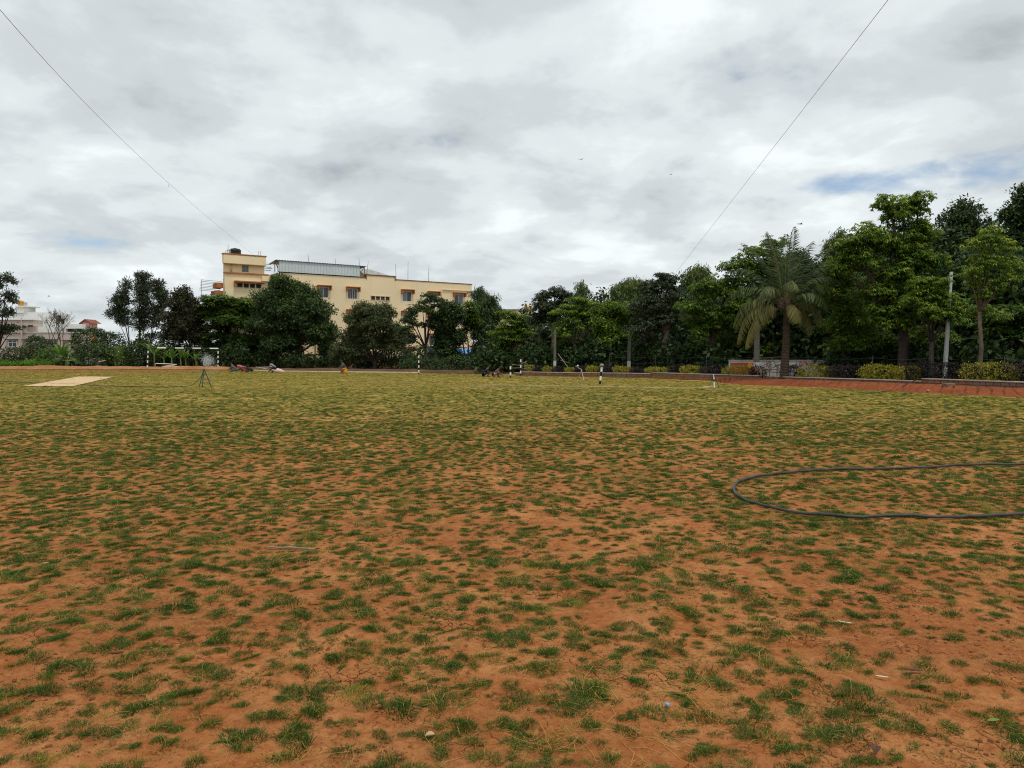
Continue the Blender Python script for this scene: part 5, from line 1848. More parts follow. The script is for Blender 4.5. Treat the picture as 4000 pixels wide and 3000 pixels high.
palm('young_palm', 'young palm with a few arched fronds just left of the white pole', (p2b.x, 42, .25), p2c, [(180 * D_, 30 * D_, 1.5, 2.4, .7), (200 * D_, 45 * D_, 1.4, 2.2, .6), (250 * D_, 55 * D_, 1.2, 2.2, .5), (330 * D_, 50 * D_, 1.1, 2.0, .45), (90 * D_, 60 * D_, 1.3, 1.6, .45), (160 * D_, 15 * D_, 1.5, 2.0, .7)], tr=.12, seed=3, ll=.5)
p3 = at(265, 1381, 83)
palm('low_palm', 'low spreading dark green palm on the earth ridge left of the goal', (p3.x, 83, 0.1), (p3.x, 83, 0.75), [(k * 33 * D_, (22 + 30 * ((k * 7) % 3) / 2) * D_, 1.9, 1.7, .3 + .25 * ((k * 5) % 4) / 3) for k in range(11)], tr=.18, seed=4, ll=.42)
for ch in bpy.data.objects['low_palm'].children:
    if ch.name.startswith('frond'):
        ch.data.materials[0] = LM['fern']


def banana(label, x, Y, H, n, seed, base_z=0.05, group='banana plants'):
    rd_ = random.Random(seed)
    g_ = np.random.default_rng(seed)
    c = at(x, 1381, Y)
    rt = thing('banana_plant', label, 'banana plant', (c.x, Y, base_z), group)
    MB().tube([(c.x, Y, base_z - .1), (c.x + .03, Y, base_z + H * .25), (c.x, Y, base_z + H * .5)], [.10, .085, .05], 8).build('stem', LMB, rt, smooth=True)
    for k in range(n):
        az = k * 2.4 + rd_.uniform(-.4, .4)
        el = rd_.uniform(.7, 1.35)
        L = H * rd_.uniform(.5, .72)
        d = np.array([math.cos(az) * math.cos(el), math.sin(az) * math.cos(el), math.sin(el)])
        p = np.array([c.x, Y, base_z + H * .42])
        ns = 9
        pts = []
        for i in range(ns + 1):
            pts.append(p.copy())
            p = p + d * L / ns
            d = unit(d + np.array([0, 0, -.9 / ns * (i / ns) * 2.2]))
        pts = np.array(pts)
        t = np.linspace(0, 1, ns + 1)
        wd = 0.16 * np.sin(np.pi * np.clip(t * .92 + .04, 0, 1)) ** .55 * np.where(t < .18, .15, 1) * (H / 2.2)
        tan = unit(np.gradient(pts, axis=0))
        sd = unit(np.cross(tan, np.array([0.1, .05, 1.0])))
        up = np.cross(sd, tan)
        V = np.stack([pts - sd * wd[:, None] + up * wd[:, None] * .35, pts, pts + sd * wd[:, None] + up * wd[:, None] * .35], 1).reshape(-1, 3)
        Fq = []
        for i in range(ns):
            Fq += [[3 * i, 3 * i + 1, 3 * i + 4, 3 * i + 3], [3 * i + 1, 3 * i + 2, 3 * i + 5, 3 * i + 4]]
        npmesh('leaf', V, np.array(Fq), LM['banana'], rt, tint=np.clip(.35 + .35 * rd_.random() + .08 * g_.normal(size=len(Fq)), 0, 1))


LMB = mat('banana_stem', (0.14, 0.16, 0.05), 0.6, 0.3, 6)
for i, (x, Y, H, n, lab) in enumerate([(238, 84, 2.9, 6, 'large banana plant with one upright paddle leaf at far left'), (255, 85, 2.3, 6, 'smaller banana plant beside the large one at far left'), (602, 82.6, 3.2, 6, 'tall banana plant just inside the left goal post'), (640, 82.9, 2.0, 6, 'banana plant seen through the left part of the goal'),
                                       (670, 82.3, 2.2, 7, 'banana plant seen through the goal, left of its tree trunk'), (705, 82.7, 2.0, 6, 'banana plant half hidden behind the trunk inside the goal'), (725, 83, 1.9, 6, 'banana plant touching the trunk inside the goal on its left'), (765, 82.5, 1.7, 6, 'banana plant right of the trunk inside the goal')]):
    banana(lab, x, Y, H, n, 500 + i)
# low grey wall far left
a, b = at(-120, 1381, 89), at(575, 1381, 89)
lw = thing('boundary_wall', 'low grey block wall behind the vines at far left', 'wall', (a.x, 89, 0))
nb = 24
for k in range(nb):
    x0, x1 = a.x + (b.x - a.x) * k / nb, a.x + (b.x - a.x) * (k + 1) / nb
    MB().bbox((x0 + .01, 89, -.1), (x1 - .01, 89.2, 1.05 + .03 * (k % 3)), .015).build('wall_panel', M_CONC, lw)

# ------------------------------------------------------------------ things on the field
M_WPAINT = mat('white_enamel', (0.80, 0.80, 0.78), 0.5, 0.08, 8)
M_KPAINT = mat('black_enamel', (0.016, 0.016, 0.018), 0.5, 0.3, 8)
M_HOSE = mat('black_hose', (0.050, 0.046, 0.042), 0.55, 0.45, 10, spec=0.35)
M_HOSEG = mat('green_hose', (0.03, 0.13, 0.06), 0.4, 0.25, 8, spec=0.5)
M_ROPE = mat('pale_rope', (0.55, 0.47, 0.28), 0.85, 0.25, 9)
M_MATT = mat('coir_matting', (0.60, 0.42, 0.23), 0.95, 0.12, 1.6, bump=0.5, bscale=60)
M_GREENP = mat('green_steel', (0.014, 0.024, 0.012), 0.55, 0.3, 8)
M_BAMBOO = mat('weathered_bamboo', (0.24, 0.20, 0.14), 0.8, 0.35, 7)
M_WOODP = mat('pale_wood', (0.50, 0.40, 0.26), 0.8, 0.25, 6)
M_POLE = mat('pole_concrete', (0.13, 0.125, 0.11), 0.85, 0.3, 4, bump=0.4)
M_POLEW = mat('pole_white_paint', (0.55, 0.55, 0.52), 0.7, 0.12, 4)
M_POLEO = mat('pole_orange_paint', (0.62, 0.26, 0.03), 0.7, 0.2, 4)
M_REDW = mat('red_wall_paint', (0.36, 0.05, 0.035), 0.8, 0.25, 3)
M_WALLW = mat('wall_whitewash', (0.48, 0.465, 0.43), 0.85, 0.15, 2, stain=0.4)
M_INK = mat('black_wall_paint', (0.025, 0.02, 0.02), 0.85, 0.2, 5)
M_LEAFD = mat('dead_leaf', (0.50, 0.37, 0.20), 0.8, 0.3, 30)
M_BONE = mat('bleached_scrap', (0.62, 0.53, 0.36), 0.8, 0.2, 30)


def bands(o_parent, p0, p1, lens, r, first_white, seg=10, name='band'):
    """striped round pipe: each painted band is a part"""
    p0, p1 = Vector(p0), Vector(p1)
    tot = (p1 - p0).length
    d = (p1 - p0).normalized()
    s, wht, i = 0.0, first_white, 0
    while s < tot - 1e-4:
        e = min(tot, s + lens[i % len(lens)])
        MB().tube([p0 + d * s, p0 + d * e], r if wht else r * 0.985, seg).build(name, M_WPAINT if wht else M_KPAINT, o_parent, smooth=False)
        s, wht, i = e, not wht, i + 1


# goal
gl, gr = G(575, 1443), G(852, 1441)
zb_l = at(577, 1359, gl.y).z
goal = thing('goal_frame', 'large football goal frame painted in black and white bands', 'goal', ((gl.x + gr.x) / 2, gl.y, 0))
gtl, gtr = Vector((gl.x + .15, gl.y, zb_l)), Vector((gr.x + .03, gr.y, at(852, 1361.5, gr.y).z))
for p, q in ((gl, gtl), (gr, gtr)):
    h = (q - p).length
    bands(goal, p - Vector((0, 0, .05)), q, [h / 9.0], 0.062, False, name='post_band')
bands(goal, gtl, gtr, [(gtr - gtl).length / 8.0], 0.062, False, name='crossbar_band')

# striped posts
for x, yb, yt, lens, r, fw, lab, ball in ((2343, 1501, 1434, 4, 0.055, False, 'short black and white post with a round ball stuck on top', True), (1994, 1476, 1419, 5, 0.055, False, 'thick striped post just right of the two people sitting at the corner', False),
                                          (2034, 1468, 1392, 7, 0.045, False, 'tallest thin striped post beside the leaning sticks at the field corner', False), (1636, 1463, 1389, 8, 0.045, False, 'lone thin striped post before the hedge of the cream block', False)):
    b = G(x, yb)
    z1 = at(x, yt, b.y).z
    t = thing('striped_post', lab, 'post', b, 'black and white striped posts')
    n = lens
    lean = 0.10 if ball else 0.0
    bands(t, b - Vector((0, 0, .03)), (b.x + lean, b.y, z1), [(z1 + .03) / n], r, fw)
    if ball:
        bl_ = thing('ball', 'small grey striped ball resting on top of the short striped post', 'ball', (b.x + lean, b.y, z1))
        k = MB()
        prof = [(0.105 * math.sin(a * math.pi / 10) + .001, 0.09 - 0.09 * math.cos(a * math.pi / 10)) for a in range(11)]
        k.lathe((b.x + lean, b.y, z1), prof, 14)
        k.build('shell', mat('grey_ball', (0.30, 0.27, 0.28), 0.6, 0.3, 5), bl_, smooth=True)
        for zz_ in (.05, .09):
            MB().lathe((b.x + lean, b.y, z1), [(0.104, zz_ - .008), (0.107, zz_), (0.104, zz_ + .008)], 14).build('stripe', M_KPAINT, bl_)

# small goal frame lying open on the right
b = G(2795, 1516)
sg = thing('small_goal', 'small pale goal frame standing open before the stone wall', 'goal', b)
u = mpp(b.y)
top = b + Vector((-0.09, 0, at(2786, 1462, b.y).z))
bands(sg, b + Vector((-.05, 0, 0)), top, [0.30, .11, .25, .1], 0.03, True, name='post_band')
MB().tube([b + Vector((-.55, .02, .05)), b + Vector((-.04, 0, .05))], .028, 8).build('base_bar', M_WOODP, sg)
MB().tube([top, b + Vector((.06, -.45, 0.0))], .014, 6).build('brace', M_KPAINT, sg)
MB().tube([top + Vector((0, 0, -.1)), b + Vector((-.25, .3, 0))], .008, 6).build('brace', M_KPAINT, sg)

# cricket matting
c4 = [G(91, 1509.5, .012), G(286, 1510, .012), G(447, 1472.5, .012), G(306, 1472, .012)]
g_ = np.random.default_rng(8)
nu, nv = 40, 10
Vv = []
for i in range(nu + 1):
    for j in range(nv + 1):
        f, h = i / nu, j / nv
        p = (c4[0] * (1 - h) + c4[1] * h) * (1 - f) + (c4[3] * (1 - h) + c4[2] * h) * f
        Vv.append((p.x, p.y, 0.035 + 0.012 * (float(fbm(np.array(p.x * 1.3), np.array(p.y * 1.3), 3)) - .5) + float(relief(np.array(p.x), np.array(p.y)))))
nv1 = nv + 1
fs = [(i * nv1 + j, i * nv1 + j + 1, (i + 1) * nv1 + j + 1, (i + 1) * nv1 + j) for i in range(nu) for j in range(nv)]
mm = MB().add(Vv, fs)
mo = mm.build('pitch_mat', M_MATT, origin=(sum(p.x for p in c4) / 4, sum(p.y for p in c4) / 4, 0), smooth=True)
so = mo.modifiers.new('thick', 'SOLIDIFY')
so.thickness = 0.012
tag(mo, 'long tan cricket mat laid on the grass at left', 'mat')
for x, y, lab in ((348, 1470, 'lone brick on the far end of the cricket mat'),):
    b = G(x, y, .05)
    br = MB().bbox((b.x - .11, b.y - .055, .04), (b.x + .11, b.y + .055, .14), .008).build('brick', M_STONE_RED, origin=(b.x, b.y, .04))
    tag(br, lab, 'brick')


def lying(name, label, cat, px, r, m, z=None, seg=7, sub=6, wig=0.0, kindtag=None):
    P0 = [G(x, y, r) for x, y in px]
    pts = []
    rd_ = random.Random(len(px))
    for i in range(len(P0) - 1):
        p0, p1, p2, p3 = P0[max(i - 1, 0)], P0[i], P0[i + 1], P0[min(i + 2, len(P0) - 1)]
        for k in range(sub):
            t = k / sub
            v = 0.5 * ((2 * p1) + (p2 - p0) * t + (2 * p0 - 5 * p1 + 4 * p2 - p3) * t * t + (3 * p1 - p0 - 3 * p2 + p3) * t ** 3)
            pts.append(v)
    pts.append(P0[-1])
    q = []
    for v in pts:
        zz_ = float(relief(np.array(v.x), np.array(v.y)))
        q.append(Vector((v.x + rd_.uniform(-wig, wig), v.y + rd_.uniform(-wig, wig), zz_ + r + 0.01)))
    o = MB().tube(q, r, seg).build(name, m, origin=(q[0].x, q[0].y, 0), smooth=True)
    return tag(o, label, cat)


hz_ = [(-2.0, 0.6)]
lying('water_hose', 'thick black water hose lying in a long loop on the grass at right', 'hose',
      [(4700, 1830), (4350, 1808), (4000, 1814.6), (3846, 1814.6), (3611, 1826), (3405, 1832), (3229, 1838), (3111, 1846), (2994, 1860), (2900, 1879), (2872, 1897), (2867, 1918), (2880, 1937), (2917, 1955.6), (2994, 1979), (3111, 1999.7), (3229, 2010), (3317, 2019), (3464, 2017), (3552, 2015.6), (3670, 2020), (3787, 2015.6), (4000, 2010), (4350, 2016), (4800, 2003)], 0.0165, M_HOSE, seg=10, sub=8)
lying('irrigation_pipe', 'thin dark pipe crossing the cricket mat toward the sprinkler', 'pipe', [(-300, 1480), (0, 1489), (100, 1494.5), (200, 1498), (300, 1502), (420, 1508), (560, 1511.5), (640, 1513), (715, 1511)], 0.018, M_HOSE)
lying('boundary_rope', 'pale rope lying straight across the grass before the striped post', 'rope', [(1828, 1505), (1900, 1506), (2030, 1505.5), (2120, 1508), (2260, 1510), (2400, 1511.5), (2520, 1514), (2620, 1517), (2700, 1517.5), (2770, 1515)], 0.014, M_ROPE)
lying('boundary_rope', 'fainter pale rope lying farther off between the corner post and tripod', 'rope', [(2034, 1475), (2100, 1479), (2170, 1482), (2215, 1484), (2260, 1486.5)], 0.012, M_ROPE)
lying('boundary_rope', 'thin dull rope just in front of the longer pale rope', 'rope', [(1830, 1506.5), (2000, 1511), (2200, 1514), (2400, 1517), (2580, 1521)], 0.008, M_BAMBOO)
lying('irrigation_pipe', 'dark pipe running up over the red bank at right', 'pipe', [(3380, 1536), (3440, 1532), (3500, 1523)], 0.02, M_HOSE)
a_, b_ = G(3500, 1523, .05), at(3580, 1484, 34.6)
pp_ = [a_, a_.lerp(b_, .35) + Vector((0, 0, .02)), a_.lerp(b_, .7) + Vector((0, 0, .03)), b_]
tag(MB().tube(pp_, .02, 7).build('irrigation_pipe', M_HOSE, origin=a_, smooth=True), 'upper end of the dark pipe leaning on the stone wall', 'pipe')
lying('stick', 'long thin dry stick lying on the soil in the middle of the field', 'stick', [(1040, 2137), (1110, 2139), (1180, 2142), (1230, 2146)], .008, M_BAMBOO)


# tripods with sprinklers
def tripod(label, legs, apex, m, bars, r=0.021):
    t = thing('sprinkler_tripod', label, 'sprinkler', (apex.x, apex.y, 0))
    for p in legs:
        MB().tube([p, apex], r, 7).build('leg', m, t)
    for i, j, f in bars:
        MB().tube([legs[i].lerp(apex, f), legs[j].lerp(apex, f)], r * .75, 6).build('cross_bar', m, t)
    return t


b0, b1, b2 = G(777, 1515), G(789, 1516), G(827, 1515)
b1 = G(786, 1507)
ap = at(797, 1440, G(797, 1511).y)
t1 = tripod('dark green sprinkler tripod spraying water left of the middle', [b0, G(789, 1516), b2], ap, M_GREENP, [(0, 2, .25), (1, 2, .68)])
MB().tube([ap - Vector((0, 0, .03)), ap + Vector((0, 0, .10))], [.02, .016], 8).build('riser', M_GALV, t1)
MB().tube([ap + Vector((-.05, 0, .09)), ap + Vector((.05, 0, .12))], .013, 6).build('nozzle', M_KPAINT, t1)
hp = [G(715, 1511, .03), G(740, 1506, .03), G(757, 1499, .05), at(770, 1489, ap.y + .1), at(783, 1475, ap.y + .1), at(790, 1462, ap.y + .08), at(796, 1442, ap.y + .04)]
tag(MB().tube(hp, .014, 8).build('hose', M_HOSEG, origin=hp[0], smooth=True), 'green hose curving up from the grass to the sprinkler tripod', 'hose')
# water spray
g_ = np.random.default_rng(12)
n = 3400
a = g_.normal(size=n) * .42 + .45 + 0.5 * (g_.random(n) < .35)
s = g_.random(n) ** .75 * (0.42 + .46 * g_.random(n))
cl_ = 0.12 * np.sin(s * 26 + a * 9)
P = np.stack([ap.x + s * np.sin(a) * .86 + .03 * g_.normal(size=n), ap.y + .22 * s * g_.normal(size=n), ap.z + .12 + s * np.cos(a) - .25 * s * s + cl_ * s * .3], -1)
n2 = 120
Pd = np.stack([ap.x + .25 + .08 * g_.normal(size=n2), ap.y + .1 * g_.normal(size=n2), ap.z - .1 - .35 * g_.random(n2)], -1)
P = np.vstack([P, Pd])
n = len(P)
rr = .0028 + .006 * g_.random(n) ** 3
oct_ = np.array([[1, 0, 0], [-1, 0, 0], [0, 1, 0], [0, -1, 0], [0, 0, 1.5], [0, 0, -1.5]])
V = (P[:, None, :] + oct_[None] * rr[:, None, None]).reshape(-1, 3)
ft = np.array([[0, 2, 4], [2, 1, 4], [1, 3, 4], [3, 0, 4], [2, 0, 5], [1, 2, 5], [3, 1, 5], [0, 3, 5]])
Ft = (np.arange(n)[:, None, None] * 6 + ft[None]).reshape(-1, 3)
M_WATER, nt, bs_ = nodes_of('water_drops')
bs_.inputs['Base Color'].default_value = (0.85, 0.9, 0.92, 1)
bs_.inputs['Roughness'].default_value = 0.08
bs_.inputs['Transmission Weight'].default_value = 0.35
bs_.inputs['IOR'].default_value = 1.33
tag(npmesh('water_spray', V, Ft, M_WATER, origin=tuple(ap)), 'fan of white water drops sprayed up from the sprinkler', 'water', kind='stuff')

b0, b1 = G(2261, 1483), G(2281, 1486)
ap2 = at(2271, 1443, G(2271, 1484).y)
t2 = tripod('pale wooden sprinkler tripod standing before the stone wall', [b0, b1, G(2276, 1479)], ap2, M_WOODP, [], r=.017)
MB().tube([ap2 + Vector((-.36, 0, .21)), ap2 + Vector((-.12, 0, .06)), ap2], .016, 6).build('arm', M_GALV, t2)
MB().tube([ap2, ap2 + Vector((.36, 0, .07))], .011, 6).build('arm', M_BARKD, t2)
MB().lathe(ap2 + Vector((-.22, 0, .15)), [(.01, 0), (.07, .04), (.075, .07), (.03, .12), (.005, .13)], 10).build('sprinkler_head', M_GALV, t2)

# pipes and boards lying by the edge
for k, (p, q) in enumerate((((1003, 1435), (1075, 1433)), ((1000, 1436), (1102, 1442)), ((1000, 1433.5), (1053, 1444)))):
    a, b = at(*p, 72.5 - .3 * k), at(*q, 72.0 - .3 * k)
    tag(MB().tube([a, b], .035, 7).build('steel_pipe', M_GALV, origin=a, smooth=True), ['topmost of three grey pipes piled behind the people at left', 'middle and longest of three grey pipes piled behind the people at left', 'lowest tilted one of three grey pipes piled behind the people at left'][k], 'pipe', 'grey pipes piled at the edge')
fb_ = G(610, 1442)
fr_ = thing('pipe_frame', 'small pale bent pipe frame inside the goal on the ground', 'frame', (fb_.x, 81, 0.3))
MB().tube([at(606, 1440, 81), at(606, 1422, 81), at(609, 1420, 81), at(650, 1421, 81), at(690, 1424, 81)], .035, 8).build('rail', M_WPAINT, fr_, smooth=True)
MB().tube([at(606, 1440, 81.0), at(606, 1440, 82.4), at(690, 1424, 82.4)], .03, 8).build('rail', M_WPAINT, fr_, smooth=True)
for k, (x0, x1, y, t) in enumerate(((620, 690, 1437, 3.5), (632, 698, 1432, 3), (646, 675, 1428, 2.5))):
    a, b = at(x0, y, 80.6 + .25 * k), at(x1, y - 1, 80.6 + .25 * k)
    tag(MB().bbox((a.x, a.y, a.z - .04), (b.x, a.y + .5, a.z + .05), .01).build('concrete_slab', M_KERB, origin=(a.x, a.y, a.z - .04)), ['lowest of three pale slabs stacked inside the goal', 'middle of three pale slabs stacked inside the goal', 'top of three pale slabs stacked inside the goal'][k], 'slab', 'pale slabs inside the goal')
a, b = at(213, 1406, 82.4), at(290, 1408, 82.4)
tag(MB().tube([a, b], .035, 6).build('wooden_beam', M_WOODP, origin=a), 'pale beam lying on the earth ridge beside the low palm', 'beam')
a, b = at(212, 1425, 82.2), at(220, 1382, 82.2)
tag(MB().tube([a, b], .025, 6).build('stake', M_BAMBOO, origin=a), 'thin stake standing beside the low palm at far left', 'stake')
a, b = at(385, 1414, 82.4), at(412, 1408, 82.4)
tag(MB().tube([a, b], .05, 6).build('wooden_beam', M_WOODP, origin=a), 'short pale beam on the rubble right of the low palm', 'beam')

# ------------------------------------------------------------------ poles, painted wall, bamboo gate, fence wires
for x, yb, yt, Y, xt, r, ob, lab in ((2167, 1438, 1290, 57, 2168, .10, True, 'grey pole with orange and white foot beside the left pale trunk'), (2456, 1440, 1310, 53.5, 2459, .11, True, 'grey pole with orange and white foot behind the yellow green bush'),
                                     (2955, 1432, 1260, 46.4, 2957, .15, True, 'grey pole with orange and white foot behind the drooping palm fronds'), (3690, 1422, 1062, 36.95, 3716, .085, False, 'tall leaning whitish concrete pole among the trees at right'), (1957, 1432, 1330, 66, 1957, .12, False, 'pale pole stub seen behind the crooked almond trunk')):
    b = at(x, yb, Y)
    t_ = at(xt, yt, Y)
    b = Vector((b.x, Y, .22))
    pl = thing('utility_pole', lab, 'pole', b, 'poles behind the hedge')
    d = t_ - b
    zo = 0.62 if ob else 0.0
    pts = lambda f: b + d * f
    fo, fw_ = (.42 / d.z, .85 / d.z) if ob else (.0, .34 / d.z)
    if ob:
        MB().box((-r, -r * .75, -.05), (r, r * .75, d.z * fo), 0, Matrix.Translation(b)).build('orange_band', M_POLEO, pl)
    M = Matrix.Translation(b)
    k = MB()
    s0, s1 = b + d * fo, b + d * fw_
    e = r * 1.0
    k.add([(s0.x - e, s0.y - e * .75, s0.z), (s0.x + e, s0.y - e * .75, s0.z), (s0.x + e, s0.y + e * .75, s0.z), (s0.x - e, s0.y + e * .75, s0.z), (s1.x - e, s1.y - e * .75, s1.z), (s1.x + e, s1.y - e * .75, s1.z), (s1.x + e, s1.y + e * .75, s1.z), (s1.x - e, s1.y + e * .75, s1.z)], [(0, 3, 2, 1), (4, 5, 6, 7), (0, 1, 5, 4), (1, 2, 6, 5), (2, 3, 7, 6), (3, 0, 4, 7)])
    k.build('white_band', M_POLEW, pl)
    k = MB()
    s0, s1 = b + d * fw_, t_
    e2 = r * (1 - .06 * d.z)
    e = r * .99
    k.add([(s0.x - e, s0.y - e * .75, s0.z), (s0.x + e, s0.y - e * .75, s0.z), (s0.x + e, s0.y + e * .75, s0.z), (s0.x - e, s0.y + e * .75, s0.z), (s1.x - e2, s1.y - e2 * .75, s1.z), (s1.x + e2, s1.y - e2 * .75, s1.z), (s1.x + e2, s1.y + e2 * .75, s1.z), (s1.x - e2, s1.y + e2 * .75, s1.z)], [(0, 3, 2, 1), (4, 5, 6, 7), (0, 1, 5, 4), (1, 2, 6, 5), (2, 3, 7, 6), (3, 0, 4, 7)])
    k.build('shaft', M_POLEW if x == 3690 else M_POLE, pl)

# painted compound wall behind the hedge
Yc = 47.5
xa, xb = at(2850, 1381, Yc).x, at(3560, 1381, Yc).x
zt2 = at(3100, 1409, Yc).z
cw = thing('painted_wall', 'white compound wall with red panels, black flower drawing and red lettering behind the hedge', 'wall', (xa, Yc, 0.2))
MB().box((xa, Yc, 0), (xb, Yc + .2, zt2)).build('panel', M_WALLW, cw)
MB().box((xa - .03, Yc - .03, zt2), (xb + .03, Yc + .23, zt2 + .05)).build('coping', M_CONC, cw)


def wallrect(x0, x1, y0, y1, m, name, dz=.006):
    a, b = at(x0, y1, Yc), at(x1, y0, Yc)
    MB().box((a.x, Yc - dz, max(a.z, .05)), (b.x, Yc - .001, b.z)).build(name, m, cw)


wallrect(2852, 2966, 1417, 1470, M_REDW, 'red_panel')
wallrect(3310, 3390, 1421, 1470, M_REDW, 'red_panel')
wallrect(3410, 3440, 1424, 1470, M_REDW, 'red_panel')
for x in (3037, 3113, 3158, 3310):
    wallrect(x - 2.5, x + 2.5, 1409.5, 1470, M_CONC, 'pilaster', .05)
k = MB()
c = at(3003, 1424, Yc)
for i in range(8):
    an = i * math.pi / 4
    for (r0, r1, w_) in ((.035, .15, .02), (.16, .21, .045)):
        dx, dz_ = math.cos(an), math.sin(an)
        k.add([(c.x + dx * r0 - dz_ * w_ * .4, Yc - .008, c.z + dz_ * r0 + dx * w_ * .4), (c.x + dx * r0 + dz_ * w_ * .4, Yc - .008, c.z + dz_ * r0 - dx * w_ * .4), (c.x + dx * r1 + dz_ * w_, Yc - .008, c.z + dz_ * r1 - dx * w_), (c.x + dx * r1 - dz_ * w_, Yc - .008, c.z + dz_ * r1 + dx * w_)], [(0, 3, 2, 1)])
for i in range(7):
    xx = c.x - .18 + .06 * i
    zz_ = c.z - .30 - .05 * (i % 2)
    k.add([(xx - .02, Yc - .008, zz_ - .06), (xx + .015, Yc - .008, zz_ - .06), (xx + .025, Yc - .008, zz_ + .03), (xx - .01, Yc - .008, zz_ + .05)], [(0, 1, 2, 3)])
k.build('flower_drawing', M_INK, cw)
# red lettering: strokes of four round letters
k = MB()


def stroke(pts, w=.022):
    for (xA, zA), (xB, zB) in zip(pts[:-1], pts[1:]):
        dx, dz_ = xB - xA, zB - zA
        l = math.hypot(dx, dz_) or 1
        nx_, nz_ = -dz_ / l * w, dx / l * w
        k.add([(xA - nx_, Yc - .009, zA - nz_), (xB - nx_, Yc - .009, zB - nz_), (xB + nx_, Yc - .009, zB + nz_), (xA + nx_, Yc - .009, zA + nz_)], [(0, 1, 2, 3)])


lz = at(3140, 1431, Yc).z
lx = at(3121, 1431, Yc).x


def arc(cx_, cz_, r, a0, a1, n=9):
    return [(cx_ + r * math.cos(math.radians(a0 + (a1 - a0) * i / n)), cz_ + r * math.sin(math.radians(a0 + (a1 - a0) * i / n))) for i in range(n + 1)]


stroke([(lx, lz + .27), (lx + .22, lz + .27)])
stroke(arc(lx + .11, lz + .12, .10, 100, 420))
stroke([(lx + .05, lz + .04), (lx + .2, lz + .2)])
stroke(arc(lx + .36, lz + .1, .10, -60, 250))
stroke([(lx + .28, lz + .26), (lx + .46, lz + .26), (lx + .46, lz - .02)])
stroke(arc(lx + .60, lz + .14, .09, 0, 200))
stroke([(lx + .69, lz + .14), (lx + .69, lz - .04)])
stroke(arc(lx + .82, lz + .12, .09, 40, 330))
stroke([(lx + .54, lz - .06), (lx + .6, lz - .12), (lx + .68, lz - .08)], .016)
k.build('lettering', M_REDW, cw)
a, b = at(3200, 1438, Yc), at(3218, 1414, Yc)
k = MB()
k.add([(a.x, Yc - .009, a.z), (b.x, Yc - .009, a.z), (b.x - .06, Yc - .009, b.z - .1), (a.x + .16, Yc - .009, b.z), (a.x + .04, Yc - .009, b.z - .12)], [(0, 1, 2, 3, 4)])
k.build('red_figure', M_REDW, cw)
k = MB()
k.lathe((at(2925, 1430, Yc).x, Yc, at(2925, 1430, Yc).z), [(.0, 0)], 3)
k = MB()
q = []
cc = at(2930, 1428, Yc)
k.add([(cc.x + .17 * math.cos(t * .5236), Yc - .009, cc.z + .17 * math.sin(t * .5236)) for t in range(12)], [tuple(range(12))])
k.build('orange_disc', M_POLEO, cw)

# bamboo gate in the gap of the stone wall
gb = at(2990, 1381, 42.3)
bg_ = thing('bamboo_gate', 'rickety bamboo pole gate in the gap of the stone wall', 'gate', (gb.x, 42.3, .1))
for x0, y0, x1, y1, dy in ((2984, 1478, 2985, 1402, 0), (2996, 1480, 2995, 1404, .05), (3005, 1478, 3007, 1404, 0), (3052, 1464, 3015, 1398, .1), (2960, 1440, 3040, 1444, .0), (2966, 1452, 3062, 1456, .06), (2940, 1402, 3066, 1393, .12), (3006, 1440, 3066, 1420, .1), (3025, 1430, 3066, 1416, .0), (2984, 1473, 3007, 1475, -.05), (3038, 1432, 3058, 1450, .06), (3046, 1426, 3062, 1440, .03)):
    a, b = at(x0, y0, 42.2 + dy), at(x1, y1, 42.2 + dy)
    MB().tube([a, a.lerp(b, .5) + Vector((0, 0, random.Random(x0).uniform(-.02, .02))), b], [.024, .021, .018], 6).build('bamboo_pole', M_BAMBOO, bg_)
# loose sticks by the corner and a leaning bamboo
ls_ = thing('stick_fence', 'broken fence of thin sticks behind the tallest striped post', 'fence', (at(2040, 1381, 56.5).x, 56.5, .2))
for x0, y0, x1, y1 in ((2040, 1460, 2038, 1405), (2046, 1458, 2052, 1410), (2000, 1424, 2038, 1428), (2000, 1438, 2036, 1437), (2045, 1428, 2084, 1427), (2030, 1425, 2058, 1411), (2045, 1440, 2084, 1440)):
    MB().tube([at(x0, y0, 56.5), at(x1, y1, 56.5)], .022, 5).build('stick', M_BAMBOO, ls_)
a, b = at(2222, 1440, 55.5), at(2180, 1382, 56.5)
tag(MB().tube([a, b], .03, 6).build('bamboo_pole', M_BAMBOO, origin=a), 'bamboo pole leaning by the pale trunk above the hedge', 'pole')
a, b = at(2190, 1408, 56), at(2224, 1418, 56)
tag(MB().tube([a, b], .02, 6).build('stick', M_BAMBOO, origin=a), 'short crossed stick beside the leaning bamboo pole', 'stick')
wf = thing('wire_fence', 'thin wire fence with dark posts running through the hedge', 'fence', (at(3100, 1381, 42.8).x, 42.8, .25))
wp = [(2380, 53.4), (2560, 51), (2760, 47.3), (2950, 44.2), (3157, 41.5), (3410, 38.2), (3640, 35.8), (3925, 32.6), (4150, 30.2)]
tp_ = []
for x, Y in wp:
    b = at(x, 1381, Y)
    zt3 = 1.25
    MB().tube([(b.x, Y, .15), (b.x, Y, .25 + zt3)], .015, 6).build('post', M_STEEL, wf)
    tp_.append(Vector((b.x, Y, .25)))
for h in (.75, 1.15):
    pts = []
    for p, q in zip(tp_[:-1], tp_[1:]):
        for i in range(5):
            f = i / 5
            pts.append(p.lerp(q, f) + Vector((0, -.02, h - .10 * math.sin(math.pi * f))))
    pts.append(tp_[-1] + Vector((0, -.02, h)))
    MB().tube(pts, .005, 4).build('wire', M_STEEL, wf)
